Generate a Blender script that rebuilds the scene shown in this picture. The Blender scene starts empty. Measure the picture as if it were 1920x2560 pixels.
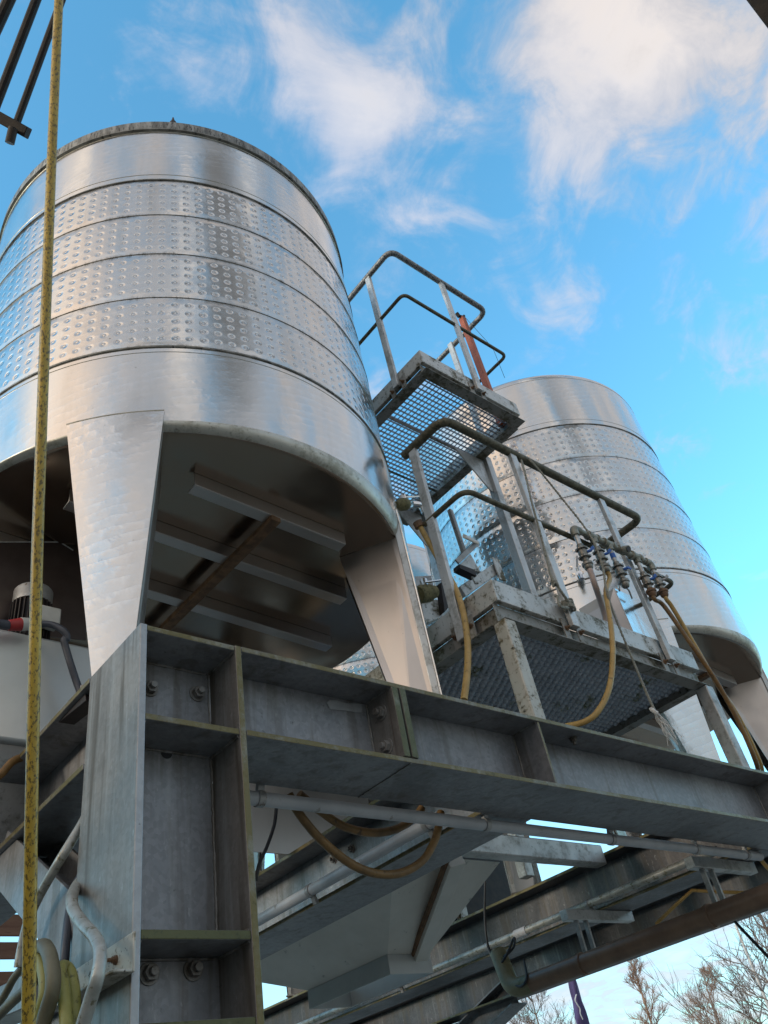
import bpy, math, random
import numpy as np
from mathutils import Vector, Matrix
random.seed(7)
S = bpy.context.scene
COL = S.collection
PI = math.pi
# ------------------------------------------------------------------ camera (solved from the photograph's vanishing points)
FPX = 2023.8
_M = np.array([[0.767, -0.62, -0.166], [0.301, 0.576, -0.76], [0.567, 0.533, 0.628]])
_u, _s, _v = np.linalg.svd(_M)
R = _u @ _v
def ray(x, y):
    v = R.T @ np.array([x - 960, y - 1280, FPX])
    return v / np.linalg.norm(v)
def P(x, y, X=None, Y=None, Z=None, D=None):
    """point of the place on the line of sight (x, y) and on the plane X, Y or Z (or at depth D)"""
    r = ray(x, y)
    if X is not None: t = X / r[0]
    elif Y is not None: t = Y / r[1]
    elif Z is not None: t = Z / r[2]
    else: t = D / (R[2] @ r)
    return Vector(r * t)
cam = bpy.data.cameras.new('camera')
cam.sensor_fit = 'VERTICAL'; cam.sensor_height = 36; cam.lens = FPX / 2560 * 36
cam.clip_start = 0.05; cam.clip_end = 3000
co = bpy.data.objects.new('camera', cam); COL.objects.link(co)
co.matrix_world = Matrix((R[0], -R[1], -R[2])).transposed().to_4x4()
S.camera = co
GZ = -1.6                                                    # ground height (camera is the origin)

# ------------------------------------------------------------------ mesh builder
class MB:
    def __init__(s): s.v = []; s.f = []; s.m = []
    def add(s, vs, fs, m=0):
        o = len(s.v); s.v += [tuple(v) for v in vs]
        for f in fs: s.f.append(tuple(i + o for i in f)); s.m.append(m)
    def box(s, x0, x1, y0, y1, z0, z1, m=0, side=None):
        vs = [(x, y, z) for x in (x0, x1) for y in (y0, y1) for z in (z0, z1)]
        fs = [(0, 1, 3, 2), (4, 6, 7, 5), (0, 4, 5, 1), (2, 3, 7, 6), (0, 2, 6, 4), (1, 5, 7, 3)]
        o = len(s.v); s.v += vs
        for k, f in enumerate(fs):
            s.f.append(tuple(i + o for i in f)); s.m.append(side.get(k // 2, m) if side else m)
        return s
    def obox(s, c, ax, ay, az, hx, hy, hz, m=0):
        c = Vector(c); ax = Vector(ax).normalized() * hx; ay = Vector(ay).normalized() * hy; az = Vector(az).normalized() * hz
        vs = [c + ax * i + ay * j + az * k for i in (-1, 1) for j in (-1, 1) for k in (-1, 1)]
        s.add(vs, [(0, 1, 3, 2), (4, 6, 7, 5), (0, 4, 5, 1), (2, 3, 7, 6), (0, 2, 6, 4), (1, 5, 7, 3)], m); return s
    def bar(s, a, b, w, h, up=(0, 0, 1), m=0):
        a = Vector(a); b = Vector(b); d = b - a; L = d.length; d.normalize()
        up = Vector(up); sd = d.cross(up)
        if sd.length < 1e-4: sd = d.cross(Vector((0, 1, 0)))
        sd.normalize(); u2 = sd.cross(d)
        return s.obox((a + b) / 2, d, sd, u2, L / 2, w / 2, h / 2, m)
    def prism(s, poly, off, m=0):
        n = len(poly); off = Vector(off); a = [Vector(p) for p in poly]; b = [p + off for p in a]
        fs = [tuple(range(n - 1, -1, -1)), tuple(range(n, 2 * n))]
        fs += [(i, (i + 1) % n, n + (i + 1) % n, n + i) for i in range(n)]
        s.add(a + b, fs, m); return s
    def tube(s, pts, r, n=10, m=0, caps=True):
        pts = [Vector(p) for p in pts]; N = len(pts)
        rs = r if isinstance(r, (list, tuple)) else [r] * N
        ts = []
        for i in range(N):
            t = (pts[min(i + 1, N - 1)] - pts[max(i - 1, 0)])
            ts.append(t.normalized() if t.length > 1e-9 else Vector((0, 0, 1)))
        ref = Vector((0, 0, 1)) if abs(ts[0].z) < .9 else Vector((0, 1, 0))
        u = ts[0].cross(ref).normalized(); vs = []
        for i in range(N):
            u = (u - ts[i] * u.dot(ts[i])).normalized(); w = ts[i].cross(u)
            vs += [pts[i] + (u * math.cos(2 * PI * k / n) + w * math.sin(2 * PI * k / n)) * rs[i] for k in range(n)]
        fs = [(i * n + k, i * n + (k + 1) % n, (i + 1) * n + (k + 1) % n, (i + 1) * n + k) for i in range(N - 1) for k in range(n)]
        if caps: fs += [tuple(range(n - 1, -1, -1)), tuple(range((N - 1) * n, N * n))]
        s.add(vs, fs, m); return s
    def lathe(s, prof, n=64, c=(0, 0, 0), m=0, axis=None, a0=0, a1=2 * PI):
        full = abs(a1 - a0 - 2 * PI) < 1e-6; N = n if full else n + 1; k = len(prof)
        vs = []
        for i in range(N):
            a = a0 + (a1 - a0) * i / n
            for r, z in prof: vs.append(Vector((r * math.cos(a), r * math.sin(a), z)))
        if axis is not None:
            q = Vector((0, 0, 1)).rotation_difference(Vector(axis).normalized()); vs = [q @ v for v in vs]
        vs = [v + Vector(c) for v in vs]
        fs = [(i * k + j, ((i + 1) % N) * k + j, ((i + 1) % N) * k + j + 1, i * k + j + 1) for i in range(n) for j in range(k - 1)]
        s.add(vs, fs, m); return s
    def nut(s, c, ax, r=.017, h=.014, m=0):
        ax = Vector(ax).normalized(); c = Vector(c)
        s.tube([c, c + ax * .004], r * 1.35, 16, m)
        s.tube([c + ax * .004, c + ax * (.004 + h)], r, 6, m)
        s.tube([c + ax * (.004 + h), c + ax * (.004 + h + .012)], r * .55, 10, m); return s
    def build(s, name, mats, parent=None, smooth=30, bevel=0, loc=None):
        me = bpy.data.meshes.new(name)
        o = bpy.data.objects.new(name, me); COL.objects.link(o)
        off = Vector((0, 0, 0))
        if parent is not None: off = Vector(parent['_at'])
        elif loc is not None: off = Vector(loc); o.location = off
        me.from_pydata([(v[0] - off[0], v[1] - off[1], v[2] - off[2]) for v in s.v], [], s.f)
        if not isinstance(mats, (list, tuple)): mats = [mats]
        for m in mats: me.materials.append(m)
        me.polygons.foreach_set('material_index', s.m)
        me.update()
        import bmesh
        bm = bmesh.new(); bm.from_mesh(me); bmesh.ops.recalc_face_normals(bm, faces=bm.faces); bm.to_mesh(me); bm.free()
        if smooth:
            me.polygons.foreach_set('use_smooth', [True] * len(me.polygons))
            me.set_sharp_from_angle(angle=math.radians(smooth))
        if bevel:
            b = o.modifiers.new('bevel', 'BEVEL'); b.width = bevel; b.segments = 2; b.limit_method = 'ANGLE'; b.angle_limit = math.radians(40)
        if parent is not None: o.parent = parent; o['_at'] = parent['_at']
        return o
def fillet(pts, rad, seg=6):
    pts = [Vector(p) for p in pts]; out = [pts[0]]
    for a, b, c in zip(pts, pts[1:], pts[2:]):
        d0 = (a - b); d1 = (c - b); q = min(rad, d0.length * .49, d1.length * .49)
        p0 = b + d0.normalized() * q; p1 = b + d1.normalized() * q
        for i in range(seg + 1):
            t = i / seg; out.append(p0 * (1 - t) ** 2 + b * 2 * t * (1 - t) + p1 * t * t)
    return out + [pts[-1]]
def spline(pts, k=8):
    p = [Vector(q) for q in pts]; p = [p[0] * 2 - p[1]] + p + [p[-1] * 2 - p[-2]]; out = []
    for i in range(1, len(p) - 2):
        for j in range(k):
            t = j / k; a, b, c, d = p[i - 1:i + 3]
            out.append(.5 * ((2 * b) + (c - a) * t + (2 * a - 5 * b + 4 * c - d) * t * t + (3 * b - a - 3 * c + d) * t ** 3))
    return out + [p[-2]]
def thing(name, label, cat, at=(0, 0, 0), group=None):
    o = bpy.data.objects.new(name, None); COL.objects.link(o); o.location = at; o.empty_display_size = .2
    o['_at'] = list(at); tag(o, label, cat, group); return o
def tag(o, label, cat, group=None):
    o['label'] = label; o['category'] = cat
    if group: o['group'] = group
    return o

# ------------------------------------------------------------------ materials
class NT:
    def __init__(s, name):
        s.mat = bpy.data.materials.new(name); s.mat.use_nodes = True; s.t = s.mat.node_tree; s.t.nodes.clear()
        s.out = s.n('ShaderNodeOutputMaterial'); s.b = s.n('ShaderNodeBsdfPrincipled'); s.l(s.b.outputs[0], s.out.inputs[0])
    def n(s, typ, **kw):
        o = s.t.nodes.new(typ)
        for k, v in kw.items(): setattr(o, k, v)
        return o
    def l(s, a, b): s.t.links.new(a, b)
    def put(s, sock, v):
        if isinstance(v, (int, float)): sock.default_value = v
        elif isinstance(v, (tuple, list)): sock.default_value = v if len(v) == len(sock.default_value) else tuple(v) + (1,)
        else: s.l(v, sock)
    def math(s, op, a, b=0.0, c=None, clamp=False):
        o = s.n('ShaderNodeMath', operation=op, use_clamp=clamp); s.put(o.inputs[0], a); s.put(o.inputs[1], b)
        if c is not None: s.put(o.inputs[2], c)
        return o.outputs[0]
    def mix(s, f, a, b, mode='MIX'):
        o = s.n('ShaderNodeMix', data_type='RGBA', blend_type=mode); s.put(o.inputs[0], f); s.put(o.inputs[6], a); s.put(o.inputs[7], b); return o.outputs[2]
    def ramp(s, f, lo, hi, a=0.0, b=1.0):
        o = s.n('ShaderNodeMapRange', interpolation_type='SMOOTHSTEP'); s.put(o.inputs[0], f)
        for i, v in enumerate((lo, hi, a, b)): o.inputs[i + 1].default_value = v
        return o.outputs[0]
    def pos(s):
        if not hasattr(s, '_p'): s._p = s.n('ShaderNodeTexCoord').outputs['Object']
        return s._p
    def scale(s, v, sc):
        o = s.n('ShaderNodeVectorMath', operation='MULTIPLY'); s.l(v, o.inputs[0]); o.inputs[1].default_value = sc; return o.outputs[0]
    def noise(s, sc, det=4, rough=.6, v=None, out=0, dist=0):
        o = s.n('ShaderNodeTexNoise'); o.inputs['Scale'].default_value = sc; o.inputs['Detail'].default_value = det; o.inputs['Roughness'].default_value = rough
        o.inputs['Distortion'].default_value = dist
        s.l(v if v is not None else s.pos(), o.inputs['Vector']); return o.outputs[out]
    def voro(s, sc, v=None, out='Distance', **kw):
        o = s.n('ShaderNodeTexVoronoi', **kw); o.inputs['Scale'].default_value = sc; s.l(v if v is not None else s.pos(), o.inputs['Vector']); return o.outputs[out]
    def bump(s, h, dist=.002, strength=1.0, prev=None):
        o = s.n('ShaderNodeBump'); o.inputs['Distance'].default_value = dist; o.inputs['Strength'].default_value = strength; s.put(o.inputs['Height'], h)
        if prev is not None: s.l(prev, o.inputs['Normal'])
        return o.outputs[0]
    def set(s, col=None, rough=None, metal=None, normal=None, **kw):
        for k, v in (('Base Color', col), ('Roughness', rough), ('Metallic', metal), ('Normal', normal)):
            if v is not None: s.put(s.b.inputs[k], v)
        for k, v in kw.items(): s.put(s.b.inputs[k.replace('_', ' ')], v)
        return s.mat

def m_galv(name, a=(.19, .19, .197), b=(.305, .305, .312), moss=0.0, mosscol=(.16, .13, .055), metal=.35, streak=.5):
    t = NT(name)
    sp = t.voro(80, out='Color'); spv = t.n('ShaderNodeSeparateColor'); t.l(sp, spv.inputs[0])
    big = t.noise(3.1, 5, .6); f = t.math('ADD', t.math('ADD', t.math('MULTIPLY', spv.outputs[0], .16), t.math('MULTIPLY', big, .8)), t.math('MULTIPLY', t.noise(13, 5, .7), .35))
    c = t.mix(t.ramp(f, .45, .90), a, b)
    blot = t.noise(2.2, 6, .68, None, 0, .6); c = t.mix(t.math('MULTIPLY', t.ramp(blot, .5, .68), .45), c, tuple(x * .52 for x in a))
    fl = t.noise(1.0, 4, .7, t.scale(t.pos(), (60, 60, 22))); c = t.mix(t.math('MULTIPLY', t.ramp(fl, .62, .72), .5), c, (.44, .44, .43))
    st = t.noise(1.0, 5, .65, t.scale(t.pos(), (28, 28, 1.6)))
    c = t.mix(t.math('MULTIPLY', t.ramp(st, .5, .75), streak * .55), c, (.40, .40, .385))
    st2 = t.noise(1.0, 4, .6, t.scale(t.pos(), (17, 17, 1.1)), 0, .4)
    c = t.mix(t.math('MULTIPLY', t.ramp(st2, .5, .68), streak), c, (.105, .086, .064))
    spk = t.noise(38, 3, .7); c = t.mix(t.math('MULTIPLY', t.ramp(spk, .66, .74), .6), c, (.06, .06, .05))
    if moss > 0:
        mo = t.noise(6, 6, .7); fine = t.noise(60, 3, .7)
        c = t.mix(t.ramp(t.math('ADD', mo, t.math('MULTIPLY', fine, .35)), .78 - moss * .5, .9 - moss * .3), c, mosscol)
        c = t.mix(t.math('MULTIPLY', t.ramp(fine, .55, .7), .75 * min(1, moss * 1.3)), c, (.035, .036, .016))
    rg = t.ramp(big, .3, .7, .38, .58)
    return t.set(c, rg, metal, t.bump(t.math('ADD', t.noise(55, 4, .6), t.math('MULTIPLY', big, 2.0)), .0015, .5))

def m_steel(name, kind='swirl', col=(.66, .635, .60), rough=.2, dirt=.25, swirl=.0007):
    """stainless sheet; swirl = engine turned, dimple = pillow plate with rows of spot welds, plain"""
    t = NT(name)
    sx = t.n('ShaderNodeSeparateXYZ'); t.l(t.pos(), sx.inputs[0]); X, Y, Z = sx.outputs
    th = t.math('ARCTAN2', Y, X)
    n = None; tint = None
    if kind in ('swirl', 'dimple'):
        u0 = t.math('MULTIPLY', th, 1.12 / .070)
        wob = t.math('ADD', t.math('MULTIPLY', t.math('SUBTRACT', t.noise(2.6, 3, .5), .5), 1.6), t.math('MULTIPLY', t.math('SUBTRACT', t.noise(13, 3, .6), .5), .55))
        v = t.math('ADD', t.math('ADD', t.math('DIVIDE', Z, .047), wob), t.math('MULTIPLY', u0, -.33))
        row = t.math('FLOOR', v)
        u = t.math('ADD', u0, t.math('MULTIPLY', row, .43))
        fu = t.math('SUBTRACT', t.math('FRACT', u), .5); fv = t.math('SUBTRACT', t.math('FRACT', v), .05)
        d = t.math('SQRT', t.math('ADD', t.math('MULTIPLY', t.math('MULTIPLY', fu, fu), 1.6), t.math('MULTIPLY', fv, fv)))
        brk = t.math('MULTIPLY', t.ramp(t.noise(3.1, 5, .65), .36, .66, .02, 1.0), t.ramp(t.noise(14, 3, .6), .35, .6, .25, 1.0))
        n = t.bump(t.math('MULTIPLY', t.ramp(d, .0, 1.05, 0, 1.1), brk), swirl, .8)
        tint = t.math('MULTIPLY', t.ramp(d, .45, .95, 0, 1), brk)
    if kind == 'dimple':
        w = t.math('FLOORED_MODULO', t.math('SUBTRACT', 4.271, Z), .3535)
        q = t.math('DIVIDE', t.math('SUBTRACT', w, .026), .0602)
        ins = t.math('MULTIPLY', t.math('GREATER_THAN', q, 0.0), t.math('LESS_THAN', q, 5.0))
        fq = t.math('SUBTRACT', t.math('FRACT', q), .5)
        a = t.math('SUBTRACT', t.math('FRACT', t.math('MULTIPLY', th, 116 / (2 * PI))), .5)
        d2 = t.math('SQRT', t.math('ADD', t.math('MULTIPLY', fq, fq), t.math('MULTIPLY', a, a)))
        dip = t.math('MULTIPLY', t.ramp(d2, .06, .36, 0, 1), 1.0)
        cr = t.math('MULTIPLY', t.math('LESS_THAN', d2, .15), t.ramp(d2, .05, .15, .45, 0))
        h = t.math('MULTIPLY', t.math('SUBTRACT', t.math('ADD', dip, cr), 1.0), ins)
        edge = t.math('MULTIPLY', t.ramp(t.math('ABSOLUTE', t.math('SUBTRACT', w, .17675)), .12, .1765, 0, -1.6), 1.0)
        lump = t.math('MULTIPLY', t.noise(9, 2, .5), 1.1)
        n = t.bump(t.math('ADD', t.math('ADD', h, edge), lump), .0028, 1.0, n)
        ring = t.math('MULTIPLY', t.math('MULTIPLY', t.ramp(d2, .08, .125, 0, 1), t.ramp(d2, .125, .18, 1, 0)), ins)
    if kind == 'dimple':
        an = t.n('ShaderNodeCombineXYZ'); t.l(t.math('MULTIPLY', th, 1.12), an.inputs[0]); t.l(t.math('MULTIPLY', Z, .25), an.inputs[1])
        drip = t.noise(26, 5, .75, an.outputs[0]); big_ = t.noise(2.4, 4, .6)
        sd_ = t.math('MULTIPLY', t.ramp(t.math('ADD', drip, t.math('MULTIPLY', big_, .5)), .68, .95), t.ramp(w, .0, .035, 1, 0))
        sd2 = t.math('MULTIPLY', t.ramp(t.math('ADD', drip, t.math('MULTIPLY', big_, .5)), .70, .95), t.ramp(w, .325, .352, 0, 1))
        seamd = t.math('MAXIMUM', sd_, sd2)
    soft = t.noise(1.3, 3, .5)
    n = t.bump(soft, .02, .25, n)
    c = col
    if tint is not None: c = t.mix(t.math('MULTIPLY', tint, .25 if swirl < .001 else .34), c, (.84, .84, .84))
    big = t.noise(2.0, 5, .6, t.scale(t.pos(), (3.2, 3.2, .55)))
    c = t.mix(t.math('MULTIPLY', t.ramp(big, .45, .8), dirt), c, (.33, .30, .255))
    if kind == 'dimple': c = t.mix(t.math('MULTIPLY', ring, .55), c, (.13, .125, .11))
    if kind == 'dimple': c = t.mix(t.math('MULTIPLY', seamd, .85), c, (.05, .045, .035))
    spk = t.noise(33, 4, .75); c = t.mix(t.math('MULTIPLY', t.ramp(spk, .68, .74), min(1, dirt * 2)), c, (.07, .065, .05))
    rg = t.ramp(t.noise(5, 4, .6), .3, .8, rough, rough + .13)
    return t.set(c, rg, .97, n)

def m_plate(name, col=(.46, .455, .44), dirt=.5, rough=.38, metal=.75, moss=(.10, .085, .045)):
    t = NT(name)
    a = t.noise(7, 6, .7); b = t.noise(45, 4, .75); g = t.noise(1.0, 4, .6, t.scale(t.pos(), (14, 14, 2.0)))
    c = t.mix(t.math('MULTIPLY', t.ramp(g, .45, .75), .45), col, tuple(x * .62 for x in col))
    c = t.mix(t.math('MULTIPLY', t.ramp(t.math('ADD', a, t.math('MULTIPLY', b, .5)), .72, .90), dirt * 1.2, clamp=True), c, moss)
    c = t.mix(t.math('MULTIPLY', t.ramp(b, .59, .66), dirt, clamp=True), c, (.035, .033, .028))
    return t.set(c, t.ramp(a, .3, .7, rough, rough + .2), metal, t.bump(b, .0015, .35))

def m_simple(name, a, b, sc=12, rough=.55, metal=0.0, spk=None, spks=60, spkt=.62, bump=.3, sx=(1, 1, 1)):
    t = NT(name); v = t.scale(t.pos(), sx)
    c = t.mix(t.ramp(t.noise(sc, 5, .65, v), .3, .7), a, b)
    if spk: c = t.mix(t.math('MULTIPLY', t.ramp(t.noise(spks, 4, .7, v), spkt, spkt + .1), .85), c, spk)
    return t.set(c, rough, metal, t.bump(t.noise(sc * 4, 4, .6, v), .002, bump))

M = {}
M['galv'] = m_galv('galvanised steel')
M['galv_col'] = m_galv('weathered galvanised plate', (.19, .172, .155), (.275, .255, .235), streak=.9)
M['moss'] = m_galv('mossy galvanised edge', (.17, .16, .13), (.27, .25, .19), .55, (.15, .12, .045))
M['moss2'] = m_galv('algae covered plate edge', (.20, .20, .15), (.30, .29, .22), .9, (.085, .085, .032))
M['galv_shade'] = m_galv('shade toned galvanised steel', (.075, .074, .08), (.13, .128, .132), streak=.6)  # shade on the far cross beams is put into this darker colour
M['swirl'] = m_steel('engine turned stainless', 'swirl', rough=.14)
M['swirlleg'] = m_steel('coarse engine turned leg plate', 'swirl', rough=.16, swirl=.0013, dirt=.2)
M['dimple'] = m_steel('dimpled stainless jacket', 'dimple', (.63, .605, .57), .15, .4)
M['steel'] = m_steel('plain stainless', 'plain', (.56, .545, .53), .24, .3)
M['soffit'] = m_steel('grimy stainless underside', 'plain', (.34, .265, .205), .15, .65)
M['legside'] = m_steel('brushed stainless leg side', 'plain', (.52, .475, .45), .33, .25)
M['lip'] = m_plate('dirty rolled steel lip', (.53, .50, .44), .35, .35, .7, (.14, .12, .06))
M['rim'] = m_simple('black streaked rim', (.10, .095, .085), (.34, .33, .31), 9, .5, .4, (.015, .014, .012), 30, .52, .3, (3, 3, .5))
M['seam'] = m_simple('blackened seam', (.10, .095, .08), (.27, .255, .23), 14, .55, .4, (.02, .02, .018), 30, .54)
M['toe'] = m_plate('weathered steel toe board', (.52, .505, .475), .85, .42, .5)
M['toe2'] = m_plate('stained steel frame', (.30, .285, .26), .75, .5, .5)
M['post'] = m_plate('pale stainless post', (.56, .55, .53), .3, .36, .6)
M['postdirt'] = m_plate('lichen stained square post', (.50, .47, .41), .85, .5, .35, (.17, .13, .07))
M['rail'] = m_simple('algae darkened handrail', (.068, .056, .030), (.165, .145, .095), 22, .6, .2, (.03, .032, .018), 90, .52, .5)
M['railtop'] = m_simple('dirty galvanised handrail', (.16, .16, .165), (.33, .33, .335), 25, .5, .3, (.03, .03, .03), 70, .5, .5)
M['grate'] = m_simple('galvanised grating', (.20, .22, .25), (.33, .35, .39), 20, .45, .5, (.05, .055, .03), 30, .6)
M['grate2'] = m_simple('mossy galvanised grating', (.40, .43, .48), (.54, .57, .62), 14, .42, .25, (.14, .15, .05), 5, .58)
M['pipe'] = m_simple('grey plastic conduit', (.40, .405, .42), (.50, .50, .515), 6, .42, 0, (.24, .22, .19), 14, .62, .15)
M['pipe2'] = m_simple('galvanised conduit', (.30, .295, .26), (.46, .45, .41), 18, .42, .35, (.15, .13, .07), 40, .54, .4)
M['clamp'] = m_simple('pipe clamp steel', (.28, .27, .26), (.42, .41, .40), 20, .5, .5, (.12, .08, .05), 30, .6)
M['yellow'] = m_simple('grimy yellow hose', (.36, .22, .02), (.54, .35, .04), 6, .42, 0, (.045, .03, .008), 210, .50, .5, (1, 1, .45))
M['ochre'] = m_simple('ochre hose', (.36, .22, .06), (.46, .29, .09), 12, .5, 0, (.13, .085, .03), 35, .58)
M['brownhose'] = m_simple('brown stained hose', (.13, .07, .022), (.24, .13, .04), 14, .5, 0, (.06, .035, .018), 30, .58)
M['pinkhose'] = m_simple('milky pink hose', (.44, .32, .27), (.52, .40, .34), 6, .3, 0, None)
M['greenhose'] = m_simple('greenish yellow hose', (.25, .235, .055), (.36, .33, .10), 10, .5, 0, (.11, .10, .03), 30, .56)
M['olive'] = m_simple('olive brown hose', (.10, .085, .05), (.17, .15, .09), 10, .55, 0, None)
M['rubber'] = m_simple('black rubber', (.012, .012, .014), (.03, .03, .033), 20, .5)
M['cable'] = m_simple('slate grey cable', (.045, .05, .065), (.075, .08, .10), 20, .45)
M['iron'] = m_simple('dark rusty iron', (.016, .012, .013), (.040, .028, .022), 14, .6, .2, (.09, .05, .03), 40, .66)
M['rust'] = m_simple('rusty fitting', (.10, .055, .03), (.22, .12, .06), 25, .7, .1, (.04, .03, .02), 50, .6)
M['redpaint'] = m_simple('faded red oxide paint', (.36, .075, .03), (.46, .12, .05), 8, .55, 0, (.15, .05, .03), 30, .6)
M['red'] = m_simple('red plug plastic', (.30, .02, .025), (.38, .03, .03), 10, .45)
M['cream'] = m_simple('off white plastic', (.44, .43, .40), (.55, .54, .50), 8, .45)
M['pale'] = m_simple('pale grey sheet', (.46, .47, .46), (.54, .55, .535), 2.2, .38, .25, None)
M['hopper'] = m_simple('matt grey sheet steel', (.62, .58, .52), (.70, .66, .60), 3.5, .5, .35, (.25, .24, .22), 9, .62)
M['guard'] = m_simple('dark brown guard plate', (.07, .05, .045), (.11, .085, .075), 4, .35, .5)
M['valve'] = m_simple('weathered brass valve', (.16, .145, .12), (.30, .28, .245), 30, .42, .7, (.05, .045, .035), 45, .58)
M['fit'] = m_simple('weathered pipe fitting', (.20, .19, .145), (.33, .32, .27), 30, .5, .4, (.09, .085, .05), 40, .55)
M['mossvalve'] = m_simple('moss covered valve', (.13, .11, .045), (.24, .20, .09), 22, .75, .1, (.06, .055, .02), 60, .52, .8)
M['chrome'] = m_simple('chrome', (.62, .62, .62), (.70, .70, .70), 10, .12, 1)
M['blue'] = m_simple('blue lever sleeve', (.015, .09, .36), (.03, .13, .45), 14, .4)
M['rope'] = m_simple('grey green rope', (.20, .19, .15), (.36, .35, .30), 120, .85, 0, (.09, .09, .06), 60, .55, .9)
M['fray'] = m_simple('frayed white rope', (.55, .53, .50), (.70, .68, .65), 60, .9)
M['brownpipe'] = m_simple('brown downpipe', (.17, .105, .07), (.26, .165, .11), 5, .38, .15, (.11, .11, .05), 8, .62)
M['mosspipe'] = m_simple('mossy downpipe elbow', (.17, .155, .08), (.25, .22, .13), 6, .5, .1, (.12, .12, .05), 14, .52)
M['timber'] = m_simple('reddish brown boards', (.13, .055, .030), (.21, .105, .062), 5, .7, 0, (.05, .03, .02), 20, .6, .5, (.4, 1, 3))
M['bark'] = m_simple('twig bark', (.26, .15, .10), (.38, .25, .18), 3, .8)
M['barkdark'] = m_simple('grey bark', (.15, .115, .095), (.24, .19, .165), 3, .8)
M['purple'] = m_simple('purple flag cloth', (.075, .055, .16), (.10, .075, .20), 2, .7)
M['white'] = m_simple('white paint', (.62, .62, .62), (.72, .72, .72), 3, .4)
def ground_mat():
    t = NT('worn asphalt'); a = t.noise(.6, 6, .65); b = t.noise(35, 4, .7)
    c = t.mix(t.ramp(a, .3, .7), (.215, .185, .15), (.31, .27, .225)); c = t.mix(t.ramp(b, .55, .75), c, (.38, .36, .33))
    return t.set(c, .85, 0, t.bump(b, .006, .5))
M['ground'] = ground_mat()

# ------------------------------------------------------------------ ground
g = MB(); g.add([(-400, -400, GZ), (400, -400, GZ), (400, 400, GZ), (-400, 400, GZ)], [(0, 1, 2, 3)])
o = g.build('ground', M['ground'], smooth=0); o['kind'] = 'structure'

M['sun_block_skin'] = m_simple('dark sun block skin', (.035, .03, .028), (.06, .052, .046), 2, .7, 0, None, sx=(3, 3, .3))
sun_block = thing('unseen_sun_block', 'unseen block added out of view on the left, keeping sun off the lower frame', 'light blocker', (-7, 5, GZ))  # unseen block, added only to keep low sun off the lower frame
MB().box(-10, -4.2, -4, 16, GZ, 1.5).build('wall', M['sun_block_skin'], sun_block)  # sides of the added block, its top follows
MB().prism([(-10.5, -4.3, 1.5), (-3.7, -4.3, 1.5), (-7.1, -4.3, 2.7)], (0, 20.6, 0)).build('roof', M['iron'], sun_block)
# ------------------------------------------------------------------ steel frame
ZB, ZT = .987, 1.267                # beam underside and top
TF, TW = .017, .011
def ibeam(name, label, axis, mid, lo, hi, zb=ZB, zt=ZT, w=.28, m='galv', group='galvanised frame beams'):
    at = (lo, mid, zb) if axis == 'x' else (mid, lo, zb)
    t = thing(name, label, 'steel beam', at, group)
    def bx(a0, a1, z0, z1, nm):
        b = MB(); e = nm != 'web'
        if axis == 'x': b.box(lo, hi, mid + a0, mid + a1, z0, z1, 0, {1: 1} if e else None)
        else: b.box(mid + a0, mid + a1, lo, hi, z0, z1, 0, {0: 1} if e else None)
        return b.build(nm, [M[m], M['moss']], t, bevel=.002)
    bx(-w / 2, w / 2, zt - TF, zt, 'top_flange'); bx(-w / 2, w / 2, zb, zb + TF, 'bottom_flange')
    bx(-TW / 2, TW / 2, zb + TF, zt - TF, 'web')
    return t
YF = 1.76; YM = YF + .14
# main beam A
bA = ibeam('main_beam', 'long galvanised beam crossing the photo from the corner column to the right edge', 'x', YM, 1.150, 7.2)
def stiff_x(t, x, th=.012, m='galv', nm='stiffener', y0=YF + .004, y1=YM - TW / 2 - .001, edge='moss'):
    b = MB().box(x, x + th, y0, y1, ZB + TF + .001, ZT - TF - .001, 0, {1: 1}); return b.build(nm, [M[m], M[edge]], t, bevel=.0015)
for x in (1.722, 1.757):
    stiff_x(bA, x, .026, 'galv_col', 'end_plate', YF - .004, YM - .012, 'moss2')
for z in (1.185, 1.065):
    MB().nut((1.722, YM - .075, z), (-1, 0, 0), .02, .016).build('bolt', M['galv_col'], bA, bevel=.001)
stiff_x(bA, 2.465); stiff_x(bA, 4.33); stiff_x(bA, 5.9)
MB().nut((2.75, YF + .06, ZT - TF - .0005), (0, 0, -1), .013, .012).build('bolt', M['galv_col'], bA)
MB().nut((4.95, YF + .06, ZT - TF - .0005), (0, 0, -1), .013, .012).build('bolt', M['galv_col'], bA)
MB().box(1.747, 1.7505, YF + .002, YF + .278, ZB - .003, ZB - .0005).build('splice_joint', M['seam'], bA)
# zinc runs on the web beside the splice
def run(pts, parent, th=.003, m=None, nm='zinc_run'):
    c = MB(); c.prism(pts, (0, -th, 0)); return c.build(nm, m or M['galvlight'], parent, bevel=.0015)
M['galvlight'] = m_galv('thick zinc run', (.33, .335, .34), (.43, .435, .44), streak=.2)
yw = YM - TW / 2 - .0005
run([P(x, y, Y=yw) for x, y in ((816, 1757), (822, 1750), (842, 1752), (862, 1758), (905, 1760), (905, 1782), (890, 1782), (860, 1777), (825, 1774))], bA)
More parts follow.
